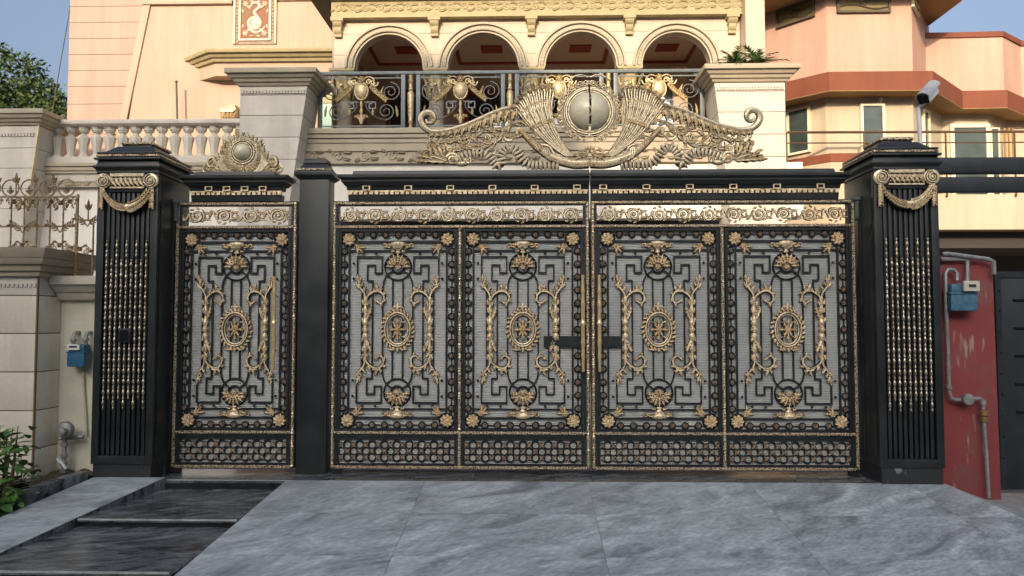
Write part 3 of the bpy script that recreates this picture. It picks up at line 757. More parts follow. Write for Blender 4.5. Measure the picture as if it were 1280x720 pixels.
def crest_half(t, cx, cz, sx):
    """half of the great scrolled crest; built in px units from the centre of the ball"""
    s = S
    def nb_(w=0): return MB().at(cx, 0.0-w*s, cz, s, sx, 1)
    # ball half and its rings
    b = nb_(); n, k = 16, 8
    grid = []
    for j in range(k+1):
        th_ = pi/2*j/k
        grid.append([b.add((max(.0, 24.0*cos(th_)*sin(pi*i/n))+.9, 24.0*cos(th_)*cos(pi*i/n), 2+18*sin(th_))) for i in range(n+1)])
    for j in range(k):
        for i in range(n): b.face((grid[j][i], grid[j][i+1], grid[j+1][i+1], grid[j+1][i]))
    gl = part('globe_half', b, M_globe, t)
    b = nb_()
    for rr, tt, w_ in ((28.6, 1.9, 2.5), (25.8, 1.4, 2.2), (31.2, 1.2, 1.2)):
        b.tube([(max(.8, rr*sin(pi*i/28)), rr*cos(pi*i/28), w_) for i in range(29)], tt, 6)
    part('globe_ring', b, M_champ, gl)
    # collar of little curled leaves round the ring
    b = nb_()
    for i in range(15):
        a = R(84)-i*R(11.2)
        c = (37.5*cos(a), 37.5*sin(a))
        b.spiral(c, 3.4, .8, a+pi, -1.3, 1.0, .7, 1.0, 16)
        b.leaf((33.5*cos(a), 33.5*sin(a)), a+1.0, 9, 4.4, -.9, 1.6, .4, 5, full=True); b.leaf((34*cos(a-.09), 34*sin(a-.09)), a-.7, 7, 3, .8, 1.4, .6, 5)
    b.tube([(max(.8, 33.5*sin(pi*i/24)), 33.5*cos(pi*i/24), .2) for i in range(19)], 1.0, 5)
    p = curve([(1, 44, .5), (8, 47, .5), (17, 46, .5), (26, 40, .5)], 5); b.tube(p, 1.1, 5)
    part('leaf_collar', b, M_champ, gl)
    # plume of long feathers sweeping up from under the ball
    pl = nb_()
    A_ = [(13, -62), (30, -45), (43, -20), (47.5, 5), (44.5, 26), (47, 30)]; B_ = [(24, -60), (42, -49), (66, -28), (82, -9), (92, 3), (97, 2)]
    N_ = 17
    for i in range(N_):
        t_ = i/(N_-1); bow = sin(pi*t_)
        base_ = [(lerp(a_[0], b_[0], t_), lerp(a_[1], b_[1], t_)) for a_, b_ in zip(A_, B_)]
        base_[4] = (base_[4][0]+5*bow, base_[4][1]+8*bow); base_[5] = (base_[5][0]+5*bow, base_[5][1]+7*bow); base_[3] = (base_[3][0]+2*bow, base_[3][1]+3*bow)
        dz_ = (2.0, 3.6, 2.6, 4.2)[i % 4]
        pts = curve([(u, v, dz_*(.6+.5*q/5)) for q, (u, v) in enumerate(base_)], 5)
        pl.tube(pts, ramp([.7, 1.1, 1.5, 1.9, 1.7, .4], len(pts)), 6, 1.3)
        for q in ((11, 16, 21) if i % 2 else (9, 14, 19, 22)):
            u, v, w_ = pts[q]; an = math.atan2(pts[q+1][1]-v, pts[q+1][0]-u)
            pl.leaf((u, v), an+.28, 9, 2.6, -.5, 1.2, w_+1.0, 4); pl.leaf((u, v), an-.28, 9, 2.6, .5, 1.2, w_+1.0, 4)
    for i, (tu, tv, mv) in enumerate(((74, -9, -34), (73, -20, -42), (66, -33, -48), (82, -2, -28), (60, -42, -54))):
        pts = curve([(22, -56, .5), (42, mv, 1.2), (tu-10, tv-2, 1.4), (tu, tv, 1.4), (tu+4, tv-4, 1)], 5)
        pl.tube(pts, ramp([1.0, 2.0, 2.2, 1.6, .5], len(pts)), 6, .8)
        pl.leaf((tu-8, tv-2), .3, 10, 3.4, -.9, 1.4, .8, 5)
    part('plume', pl, M_champ, t)
    # the long S-scrolled shoulder and its hanging acanthus
    b = nb_()
    rail = [(86, 4), (97, 5.5), (108, 4), (122, -1), (138, -8.5), (158, -17), (180, -23), (198, -24), (208, -18.5), (212.5, -9), (208.5, -1), (200, 0), (195.5, -6), (198, -12.5), (204, -13), (206, -8.5)]
    pts = curve([(u, v, 1.8) for u, v in rail], 5)
    b.tube(pts, ramp([1.6, 2.4, 2.6, 2.6, 2.8, 3.0, 3.0, 3.4, 4.2, 4.6, 4.0, 3.6, 3.2, 2.8, 2.2, 1.4], len(pts)), 8)
    for i in range(9):                                   # rope twist on the end curl
        a = R(-75)+i*R(32)
        b.leaf((204+4.5*cos(a), -9+5*sin(a)), a+.5, 6.5, 3.4, .5, 1.6, 3.4, 5)
    sc = part('shoulder_scroll', b, M_champ, t)
    b = nb_()
    hang = [(92, 3, -.9, 15), (101, 3.5, -.95, 17), (110, 2, -1.0, 18), (119, -1, -1.0, 18), (128, -5, -.95, 17), (137, -9, -.9, 16), (146, -13, -.85, 14), (155, -17, -.8, 13), (164, -20, -.7, 11), (173, -23, -.6, 10), (181, -24.5, -.6, 9), (189, -26, -.5, 8), (196, -26, -.4, 7)]
    for u, v, a, L in hang:
        b.leaf((u, v), a, L*1.15, 8.6, -.9, 3.4, 1.2, 8, 3); b.leaf((u+4, v-1), a+.15, L*.7, 5.0, -.5, 2.4, .4, 6, 2); b.leaf((u-2, v-1), a-.3, L*.75, 3.4, -.6, 2.2, 3.2, 6)
        b.spiral((u+L*.55, v-L*.85), 2.6, .8, 1.0, -1.1, 1.1, .7, 1.4, 12)
    part('acanthus_row', b, M_champ, sc)
    # inner C-scrolls
    b = nb_()
    for pl_, r_ in (([(64, -22), (74, -14), (88, -12), (100, -16), (108, -25), (106, -34), (99, -36), (95, -31), (99, -27)], [1.2, 1.8, 2.2, 2.2, 1.8, 1.5, 1.0]),
                    ([(104, -25), (114, -29), (122, -38), (132, -45), (145, -46.5), (158, -42), (167, -35.5), (176, -35), (181, -40), (178, -45), (173, -43)], [1.4, 2.2, 2.8, 2.6, 2.2, 1.8, 1.2]),
                    ([(116, -45), (124, -40), (131, -42), (132, -50), (125, -54), (118, -51), (119, -46), (124, -46)], [.8, 1.1, 1.2, 1.0, .8]),
                    ([(108, -20), (116, -24), (124, -22), (127, -15)], [1.2, 1.8, .8])):
        pts = curve([(u, v, 1.2) for u, v in pl_], 5); b.tube(pts, ramp(r_, len(pts)), 7)
    for q, a, L, W, c in (((106, -24), .4, 16, 6, -.8), ((108, -28), -.3, 16, 6, .9), ((110, -30), -1.1, 13, 6, .8), ((114, -28), .7, 14, 5.4, -1.1), ((104, -28), 1.9, 10, 5, .9),
                          ((122, -39), -.2, 13, 5.6, .7), ((132, -44), .35, 14, 5.6, -.6), ((145, -46), .55, 14, 5.2, -.7), ((158, -41), .9, 10, 4.6, -1.0), ((168, -35), -.3, 12, 5, -.9),
                          ((86, -18), .5, 10, 5, -.8), ((94, -15), -.4, 10, 5, -1.0), ((152, -36), -.7, 12, 4.6, .5), ((140, -40), 1.0, 8, 4, -.7)):
        b.leaf(q, a, L, W, c, 2.2, 1.8, 7, 3)
    for q, a, L, W, c in (((100, -16), -1.2, 14, 7, .5), ((92, -20), -1.9, 14, 6, .6), ((118, -32), -1.6, 14, 6, .7), ((126, -40), .9, 13, 6, -.8), ((138, -46), -.2, 15, 6, .7), ((150, -46), .1, 15, 6, .6),
                          ((150, -30), -.5, 16, 6, .5), ((162, -32), -.4, 15, 6, -.5), ((172, -40), .6, 12, 5.5, -.8), ((180, -36), -.4, 13, 5.5, .6), ((168, -46), -1.0, 12, 5, .6), ((78, -18), .9, 11, 5, -.8), ((84, -28), -.6, 13, 5.5, .6), ((186, -44), .8, 10, 5, -.8)):
        b.leaf(q, a, L, W, c, 2.2, 1.4, 7, 3)
    for q, r_ in (((128, -33), 4.5), ((154, -38), 4.2), ((176, -46), 4.0), ((142, -55), 3.2)):
        b.spiral(q, r_, 1, 1.0, 1.5, 1.4, .9, 1.4, 20)
    b.rosette((107, -27), 5, 7, 2.0, 2.0); b.rosette((98, -31), 3.6, 6, 2.0, 1.6)
    part('inner_scrolls', b, M_champ, t)
    # heavy laurel garland along the foot
    b = nb_()
    gp = curve([(.8, -66, 2), (18, -66.5, 2), (34, -63, 2), (50, -56.5, 2), (63, -47.5, 2), (74, -37, 2), (84, -26, 2), (89, -21, 2)], 5)
    b.tube(gp, ramp([6.4, 6.6, 6.2, 5.6, 4.8, 4.2, 3.6, 2.8], len(gp)), 9, .8)
    for i in range(1, len(gp)-1):
        u, v, _ = gp[i]; du, dv = gp[i+1][0]-gp[i-1][0], gp[i+1][1]-gp[i-1][1]; a = math.atan2(dv, du); r_ = lerp(6.2, 3.0, i/len(gp))
        for off in (-.62, 0, .62):
            b.leaf((u-sin(a)*off*r_, v+cos(a)*off*r_), a+pi+off*.5, 6.5, 3.6, 0, 1.5, 2+r_*.62-abs(off)*1.2, 4)
    for i in range(3):
        b.tube([(48+i*2.6, -63+i*1.2, 7), (50+i*2.6, -57+i*1.2, 8.2), (50.5+i*2.6, -50+i*1.2, 6)], 1.0, 5)
    part('laurel_garland', b, M_champ, t)
    # fluted ribbon
    b = nb_()
    rp = curve([(40, -69), (52, -68), (66, -68.5), (78, -66), (86, -58.5), (91, -50), (99, -45.5), (107, -49), (111.5, -57), (110, -66), (116, -68.5), (122, -62), (128, -54.5), (138, -52), (150, -53.5), (162, -58), (170, -62)], 8)
    acc = 0; last = None
    for i in range(0, len(rp)-1):
        if last is not None:
            acc += math.dist(rp[i], last)
        last = rp[i]
        if i and acc < 4.3: continue
        acc = 0
        u, v = rp[i][0], rp[i][1]; du, dv = rp[i+1][0]-rp[max(0, i-1)][0], rp[i+1][1]-rp[max(0, i-1)][1]; a = math.atan2(dv, du)
        L = 6.2; nu, nv = -sin(a), cos(a)
        b.tube([(u-nu*L, v-nv*L, 1), (u-nu*L*.5, v-nv*L*.5, 2.0), (u+nu*L*.5, v+nv*L*.5, 2.0), (u+nu*L, v+nv*L, 1)], [1.2, 2.35, 2.35, 1.2], 8, 1.2)
    b.tube([(p_[0], p_[1], 0) for p_ in rp], 3.6, 6, .25)
    part('fluted_ribbon', b, M_champ, t)
    # foliage at the outer foot
    b = nb_()
    for q, a, L, W, c in (((176, -62), .75, 30, 7.5, .5), ((178, -62), .45, 34, 8, -.5), ((180, -63), .12, 40, 8.5, -.25), ((184, -62), .95, 30, 7, .3), ((190, -60), 1.25, 28, 6.5, -.2), ((198, -55), 1.35, 20, 6, -.3),
                          ((196, -60), .5, 22, 6, -.8), ((204, -62), .25, 18, 5.5, -.6), ((176, -60), 1.5, 18, 6, .9), ((172, -60), 2.2, 16, 6, .7), ((168, -56), 1.2, 18, 6, .9), ((186, -56), 2.3, 12, 5, -.8), ((200, -46), .7, 9, 4, .5), ((202, -42), 2.2, 8, 4, -.5), ((206, -62), -.05, 16, 5.5, .35)):
        b.leaf(q, a, L, W, c, 2.6, .8, 8, 4)
    for q, a, L, W, c in (((120, -18), -.55, 15, 6, .6), ((134, -24), -.5, 15, 6, -.6), ((148, -27), -.4, 15, 6, .6), ((162, -29), -.3, 14, 6, -.6), ((140, -36), .3, 13, 5.5, .7), ((160, -47), -.2, 14, 6, .7), ((148, -52), .2, 13, 5.5, -.7),
                          ((184, -32), -.5, 13, 6, -.8), ((190, -38), -.9, 12, 5.5, .7), ((194, -50), .9, 13, 5.5, -.5), ((182, -52), 1.3, 13, 5.5, .6), ((206, -54), .6, 12, 5, -.5), ((70, -26), .4, 13, 5.5, -.7), ((60, -34), .5, 12, 5.5, -.7)):
        b.leaf(q, a, L, W, c, 2.0, .4, 7, 3)
    b.spiral((172, -60), 8, 1.6, R(20), 1.7, 2.4, 1.4, 2.2, 30, seg=7); b.rosette((172, -60), 3.4, 6, 3, 1.8)
    b.spiral((152, -62), 4.5, 1, 0, 1.5, 1.6, 1.0, 2, 20)
    b.dome((160, -65, 0), 8, 4, 12, 3, 4)
    part('foot_foliage', b, M_champ, t)
    # shell at the middle
    b = nb_()
    for i in range(5):
        a = R(86)-i*R(34); b.leaf((1.0, -52), a, 8.5, 3.4, 0, 1.8, 5, 5)
    b.dome((2.2, -52, 6), 2.0, 2, 8, 2)
    for q, a, L, W, c in (((2, -56), -.1, 22, 6, -.6), ((2, -58), .3, 26, 5, -.7)): b.leaf(q, a, L, W, c, 2, 4, 7)
    part('centre_shell', b, M_champ, t)

GX = 0.4795; BALL = (GX, 2.919)
tl = thing('gate_leaf', (-1.63, 0, 0), 'wide black and gold gate leaf left of the centre line, beside the slim post', 'gate', 'ornamental gate leaves')
build_leaf(tl, -1.63, GX-.006, [-.582], True, True, 0, True, False)
handle(tl, 0.415, .79, 1.57)
lk = MB(); lk.box(.10, .40, -.02, -.008, .985, 1.075); lk.box(.16, .38, -.026, -.02, 1.0, 1.06); lkp = part('lock_plate', lk, M_black, tl)
crest_half(tl, GX-.003, BALL[1], -1)
tr = thing('gate_leaf', (2.615, 0, 0), 'wide black and gold gate leaf right of the centre line, below the security camera', 'gate', 'ornamental gate leaves')
build_leaf(tr, GX+.006, 2.615, [1.547], True, True, 0, False, True)
handle(tr, .547, .79, 1.57)
lk = MB(); lk.box(.57, .73, -.02, -.008, .985, 1.075); lk.bars([], 0, 0, 0) if False else lk.box(.60, .71, -.026, -.02, 1.0, 1.06); part('lock_plate', lk, M_black, tr)
crest_half(tr, GX+.003, BALL[1], 1)
tw = thing('wicket_gate', (-2.935, 0, 0), 'narrow black and gold pedestrian gate with ball crest, above the dark steps', 'gate', 'ornamental gate leaves')
build_leaf(tw, -2.935, -1.925, [], True, True, 0, True, True)
handle(tw, -2.085, .80, 1.56)
# ball crest of the wicket
wc = MB().at(-2.395, 0, 2.60, S)
wc.lathe([(0.3, 12), (5, 11), (8.5, 8), (10.3, 4), (11, 1)], (0, 0, 0), 20, 'w', False)
cb = part('crest_ball', wc, M_globe, tw)
b = MB().at(-2.395, 0, 2.60, S)
b.ring((0, 0), 12.2, 1.3, 24, 6, w=1.5); b.ring((0, 0), 15.0, 1.5, 24, 6, w=1.0)
part('crest_ring', b, M_champ, cb)
b = MB().at(-2.395, 0, 2.60, S)
for i in range(22):
    a = 2*pi*i/22
    sg_ = 1 if cos(a) > 0 else -1
    b.spiral((17.6*cos(a), 17.6*sin(a)), 2.1, .5, a+pi, sg_*1.2, .8, .5, .6, 12); b.dome((17.6*cos(a+.14), 17.6*sin(a+.14), .3), 1.3, 1.2, 6, 2)
    b.leaf((19.5*cos(a), 19.5*sin(a)), a+sg_*1.0, 8.5, 4.2, -sg_*.7, 1.6, .2, 6, 2)
    if abs(sin(a)) < .9 or sin(a) < 0: b.spiral((19.6*cos(a), 19.6*sin(a)), 2.0, .6, a, 1.1, .7, .5, .8, 10)
for s_ in (-1, 1):
    for i in range(6):
        p = curve([(s_*(2+i), -29+i*.1, .8), (s_*(18+i*1.1), -24, 1.2), (s_*(25+i*1.5), -10-i, 1.4), (s_*(24+i*2.6), 5-i*3.4, 1.2), (s_*(22+i*3.6), 11-i*4.2, .8)], 4)
        b.tube(p, ramp([1.0, 1.6, 1.7, .5], len(p)), 5, .8)
    p = curve([(s_*30, -18, 1), (s_*36, -7, 1), (s_*42, -7.5, 1), (s_*44.5, -14, 1), (s_*41, -18.5, 1), (s_*37, -15.5, 1)], 5); b.tube(p, ramp([1.0, 2.0, 2.6, 2.4, 1.0], len(p)), 6)
    p = curve([(s_*34, -24, .6), (s_*42, -20, .6), (s_*48, -16, .6), (s_*51, -22, .6), (s_*47, -29, .6)], 5); b.tube(p, 1.2, 5)
    for q, a, L, W, c in (((28, -28), .4, 14, 6, -.6), ((22, -29), .7, 12, 5, -.9), ((38, -26), .2, 11, 5, -.7), ((31, -16), 1.1, 14, 5, -.7), ((33, -20), .5, 12, 5, -.6), ((36, -10), -.3, 10, 5, -1.0)):
        b.leaf((s_*q[0], q[1]), a if s_ > 0 else pi-a, L, W, c*s_, 2, .8, 7, 3)
b.rosette((0, -22.5), 5, 7, 1.8, 2)
for k in range(26):
    a = R(-200)+R(220)*k/25
    b.leaf((21*cos(a), 21*sin(a)), a+(1.0 if cos(a) > 0 else -1.0), 11, 5.0, (-.8 if cos(a) > 0 else .8), 1.8, .0, 6, 2)
for s_ in (-1, 1):
    for q, a, L, W, c in (((27, -26), .9, 18, 6, -.4), ((24, -28), .55, 16, 6, -.5), ((30, -12), 1.5, 14, 5.4, -.5), ((27, -4), 1.7, 13, 5, -.5), ((24, 5), 1.9, 10, 4.6, -.5), ((40, -24), .7, 12, 5, -.9), ((34, -29), .1, 16, 5, .3)):
        b.leaf((s_*q[0], q[1]), a if s_ > 0 else pi-a, L, W, c*s_, 2, 1.2, 7, 3)
b.tube(curve([(-46, -31, 0), (-20, -31, .5), (0, -31.5, .5), (20, -31, .5), (46, -31, 0)], 4), 1.4, 5)
part('crest_foliage', b, M_champ, tw)
# roller feet
for t_, x in ((tw, -2.90), (tl, -1.58), (tl, .10), (tr, .56), (tr, 2.56)):
    mb = MB(); mb.box(x-.03, x+.04, -.03, .02, -.03, .004); part('floor_bracket', mb, M_iron, t_)

# ------------------------------------------------------------------ slim post and the two big pillars
gp = thing('gate_post', (-1.78, 0, 0), 'slim plain black square post between the wicket and the wide gate', 'post')
mb = MB(); mb.box(-1.900, -1.655, -.06, .12, -.04, 2.36); part('shaft', mb, M_black, gp, bevel=.006)
mb = MB(); mb.frust((-1.905, -1.650, -.065, .125), 2.36, (-1.93, -1.625, -.09, .15), 2.385); mb.box(-1.935, -1.62, -.095, .155, 2.386, 2.425)
mb.frust((-1.92, -1.635, -.08, .14), 2.426, (-1.87, -1.685, -.03, .09), 2.50); mb.frust((-1.88, -1.675, -.04, .10), 2.501, (-1.87, -1.685, -.03, .09), 2.535)
part('cap', mb, M_black, gp, bevel=.004)
mb = MB(); rope(mb, [(-1.915, -.09, 2.437), (-1.64, -.09, 2.437)], .011); part('cap_beading', mb, M_bead, gp)

def spindle_profile(h, n):
    prof = [(.002, 0), (.006, .006)]
    p = (h-.02)/n
    for k in range(n):
        z = .01+k*p
        prof += [(.0075, z), (.0095, z+p*.07), (.0045, z+p*.16), (.005, z+p*.28), (.0095, z+p*.40), (.0122, z+p*.54), (.0095, z+p*.68), (.0045, z+p*.80), (.0045, z+p*.88), (.0095, z+p*.95)]
    prof += [(.007, h-.006), (.003, h)]
    return prof
ME_sp_long = mesh(MB().lathe(spindle_profile(1.33, 16), (0, 0, 0), 8), 'long_spindle', mat('spindle_bronze', (0.60, 0.51, 0.38), 0.28, 0.7, col2=(0.20, 0.16, 0.11), scale=20, lo=0.40, hi=0.62), 60)
ME_sp_short = mesh(MB().lathe(spindle_profile(1.10, 13), (0, 0, 0), 8), 'short_spindle', MATS['spindle_bronze'], 60)

def pillar(name, x0, x1, inner, label):
    t = thing(name, ((x0+x1)/2, -.05, -.05), label, 'pillar', 'big gate pillars')
    yf, yb = -.32, .24; w_ = x1-x0
    mb = MB(); mb.box(x0+.012, x1-.012, yf+.012, yb-.012, -.30, .085); part('plinth', mb, mat_plinth, t)
    mb = MB(); mb.box(x0, x1, yf+.045, yb, .086, 2.36); part('core', mb, M_black, t, bevel=.004)
    mb = MB()                                   # front frame round the fluted recess
    mb.box(x0-.002, x0+.055, yf, yf+.044, .086, 2.358); mb.box(x1-.055, x1+.002, yf, yf+.044, .086, 2.358)
    mb.box(x0+.055, x1-.055, yf, yf+.044, .086, .15); mb.box(x0+.055, x1-.055, yf, yf+.044, 2.215, 2.358)
    part('front_frame', mb, M_black, t, bevel=.004)
    n = 9; pitch = (w_-.125)/n
    me = None
    for k in range(n):
        cx = x0+.0625+pitch*(k+.5)
        fb = MB(); fb.box(cx-pitch*.31, cx+pitch*.31, yf+.012, yf+.046, .151, 2.214); fl = part('flute_bar', fb, M_black, t, bevel=.003)
        if k % 2 == 0: inst('spindle', ME_sp_long, (cx, yf+.006, .505), t)
        else: inst('spindle', ME_sp_short, (cx, yf+.006, .585), t)
    # capital: volutes and a leaf strip
    px = 1/161.0
    for q, (c, sg) in enumerate(((x0+.050, 1), (x1-.050, -1))):
        b = MB().at(c, yf-.004, 2.302, px)
        b.lathe([(9.6, 0), (9.6, 2.2), (8.4, 3.0)], (0, 0, 0), 20, 'w'); b.spiral((0, 0), 8.2, 1.2, pi/2 if sg > 0 else pi/2, -sg*2.3, 1.25, .9, 3.4, 40)
        b.dome((0, 0, 3), 2.0, 2, 8, 2)
        part('volute', b, M_champ, t)
    b = MB().at((x0+x1)/2, yf-.002, 2.302, px); W = w_/2/px-17
    b.box(-W, W, 5.5, 9.5, 0, 3); b.box(-W, W, -9.5, -7.5, 0, 2)
    for i in range(7):
        u = lerp(-W+4, W-4, i/6)
        b.leaf((u-3, 5), -1.15, 15, 6.5, .25, 2, .5, 6)
        b.leaf((u+3, 5), -2.0, 13, 5, -.2, 1.8, .3, 6)
    part('capital_strip', b, M_champ, t)
    # swag
    b = MB().at((x0+x1)/2, yf-.004, 2.248, px); W = w_/2/px-8
    sw = [(W*math.sin(lerp(-pi/2, pi/2, i/24)) if False else lerp(-W, W, i/24), -2-24*(1-(lerp(-1, 1, i/24))**2)**.8, 1.5) for i in range(25)]
    rr = [2.4+3.6*math.sin(pi*i/24) for i in range(25)]
    b.tube(sw, rr, 8, .8)
    for i in range(1, 24):
        a = math.atan2(sw[i+1][1]-sw[i-1][1], sw[i+1][0]-sw[i-1][0]); r_ = rr[i]
        for off in (-.75, 0, .75):
            b.leaf((sw[i][0]-sin(a)*off*r_, sw[i][1]+cos(a)*off*r_), a+(0 if i > 12 else pi)+off*.6, 6, 3.6, 0, 1.6, 1.5+r_*.6-abs(off), 4)
    for sg in (-1, 1):
        b.tube([(sg*(W+1.5), 2, 1), (sg*(W+2), -12, 1), (sg*(W+2.2), -28, 1)], [2.4, 3.0, 1.0], 7, .8)
        for k in range(7):
            v = -1-k*3.6
            for a in (-1.0, -2.14): b.leaf((sg*(W+2), v), a, 6.4, 3.4, 0, 1.5, 2, 4)
            b.dome((sg*(W+2), v, 2), 1.7, 2, 6, 2)
    part('swag_garland', b, M_champ, t)
    # stepped cap
    e = lambda d: (x0-d, x1+d, yf-d, yb+d)
    c = MB()
    c.frust(e(.008), 2.360, e(.008), 2.384); c.frust(e(.010), 2.3845, e(.026), 2.405); c.frust(e(.030), 2.4055, e(.030), 2.425)
    c.frust(e(.014), 2.4255, e(.000), 2.47); c.frust(e(.026), 2.4705, e(.026), 2.487); c.frust(e(.002), 2.4875, e(-.008), 2.52)
    c.frust(e(.010), 2.5205, e(.010), 2.534); c.frust(e(-.022), 2.5345, e(-.095), 2.60); c.frust(e(-.122), 2.6005, e(-.132), 2.645)
    part('cap', c, M_black, t, bevel=.003)
    b = MB()
    for z, d, r_ in ((2.506, .004, .013), (2.632, -.120, .014)):
        r4 = [(x0-d, yf-d, z), (x1+d, yf-d, z), (x1+d, yb+d, z), (x0-d, yb+d, z), (x0-d, yf-d, z)]
        for q in range(4):
            rope(b, [r4[q], r4[q+1]], r_)
    part('cap_beading', b, M_bead, t)
    # inner side: raised panel with little bosses, and the hinge bracket
    xi = x1 if inner > 0 else x0
    b = MB()
    f = lambda a_, b_: (min(xi+inner*a_, xi+inner*b_), max(xi+inner*a_, xi+inner*b_))
    a0, a1 = f(.001, .012)
    b.box(a0, a1, yf+.05, yf+.09, .15, 2.15); b.box(a0, a1, -.07, -.045, .15, 2.15)
    part('side_panel', b, M_black, t)
    b = MB(); a0, a1 = f(.001, .035)
    b.box(a0, a1, -.06, .02, 2.02, 2.17); a0, a1 = f(.001, .05); b.box(a0, a1, -.075, .03, 2.171, 2.20)
    part('hinge_bracket', b, M_rail, t)
    return t
mat_plinth = mat('chipped_black_plinth', (0.022, 0.024, 0.026), 0.5, 0, col2=(0.20, 0.20, 0.20), scale=9, stretch=(1, 1, .35), lo=0.35, hi=0.40, detail=4)
pl_ = pillar('gate_pillar', -3.425, -2.945, 1, 'black fluted pillar with gold swag and bell box, beside the pedestrian gate')
mb = MB(); mb.box(-3.215, -3.120, -.352, -.322, 1.03, 1.14); bb = part('bell_box', mb, M_black, pl_, bevel=.006)
mb = MB(); mb.box(-3.200, -3.135, -.357, -.3525, 1.045, 1.125); part('bell_plate', mb, M_lens, bb)
pr_ = pillar('gate_pillar', 2.643, 3.125, -1, 'black fluted pillar with gold swag at the red wall, below the security camera')

# ------------------------------------------------------------------ security camera
cc = thing('security_camera', (3.24, .15, 2.64), 'white bullet security camera on a short pole above the right black pillar', 'camera')
mb = MB(); mb.tube([(3.245, .15, 2.60), (3.232, .15, 2.98)], .017, 10, up=(1, 0, 0)); part('pole', mb, M_wplast, cc)
ax = Vector((-.62, -.50, -.56)).normalized(); side = ax.cross(Vector((0, 0, 1))).normalized(); upv = side.cross(ax).normalized()
c0 = Vector((3.30, .12, 3.085))
mb = MB(); mb.obox(c0, (ax, side, upv), (.105, .045, .042)); part('housing', mb, M_wplast, cc, bevel=.008)
mb = MB(); mb.obox(c0+ax*.106, (ax, side, upv), (.006, .041, .038)); ln = part('front_glass', mb, M_lens, cc, bevel=.003)
mb = MB()
for k in range(6):
    a0, a1 = lerp(-1.2, 1.2, k/6), lerp(-1.2, 1.2, (k+1)/6)
    q = []
    for rr in (.062, .066):
        for a in (a0, a1):
            for d in (-.135, .125): q.append(c0+side*rr*sin(a)+upv*(rr*cos(a)*1.05)+ax*d-upv*.004)
    mb.hexa([tuple(q[i]) for i in (0, 2, 3, 1, 4, 6, 7, 5)])
part('sun_shield', mb, M_gplast, cc)
mb = MB(); mb.tube([(3.232, .15, 2.97), tuple(c0-upv*.04-ax*.01)], .014, 8, up=(0, 1, 0)); part('bracket', mb, M_wplast, cc)

# ------------------------------------------------------------------ left boundary: clad pier, meter wall, railing, meter, regulator
wp = thing('wall_pier', (-4.4, -.2, 0), 'beige clad boundary pier with moulded cap at the left edge, beneath the scrolled railing', 'pier')
mb = MB(); mb.box(-6.5, -3.875, -.338, .30, -.3, 1.50); part('backing', mb, M_joint, wp)
zs = [-.10, .20, .50, .80, 1.10, 1.398]
for a, b in zip(zs[:-1], zs[1:]):
    for x0, x1 in ((-6.5, -5.1), (-5.097, -3.872)):
        mb = MB(); mb.box(x0, x1, -.352, -.30, a+.004, b-.004); part('stone_panel', mb, M_tan, wp, bevel=.002)
    mb = MB(); mb.box(-3.90, -3.862, -.335, .29, a+.004, b-.004); part('side_panel', mb, M_tan, wp, bevel=.002)
mb = MB(); mb.box(-3.868, -3.8580, -.358, -.338, -.10, 1.55); part('corner_trim', mb, M_joint, wp)
mb = MB(); mb.box(-6.5, -3.868, -.350, .29, 1.402, 1.545); part('frieze_course', mb, M_stone, wp)
mb = MB(); dentil_strip(mb, -6.5, -3.87, 1.465, 1.495, .035, -.362, -.345); part('dentil_strip', mb, M_stone, wp)
mb = MB()
for z0, z1, d in ((1.546, 1.585, .04), (1.586, 1.635, .075), (1.636, 1.685, .12), (1.686, 1.76, .155)):
    mb.frust((-6.5, -3.868+d*.8, -.352-d*.8, .30), z0, (-6.5, -3.868+d, -.352-d, .30), z1)
part('cap', mb, M_taupe, wp, bevel=.006)
mw = thing('meter_wall', (-3.65, .05, 0), 'narrow recessed cream wall carrying the gas meter between the clad pier and black pillar', 'wall')
mb = MB(); mb.box(-3.860, -3.40, -.05, .25, -.3, 1.37); part('wall', mb, M_cream, mw)
for z in (.45, .74, 1.06):
    pass
mb = MB(); mb.frust((-3.86, -3.40, -.10, .25), 1.371, (-3.86, -3.40, -.14, .25), 1.43); mb.frust((-3.86, -3.40, -.15, .25), 1.431, (-3.86, -3.40, -.20, .25), 1.49); mb.box(-3.86, -3.40, -.22, .25, 1.491, 1.56)
part('cap', mb, M_tan, mw, bevel=.005)

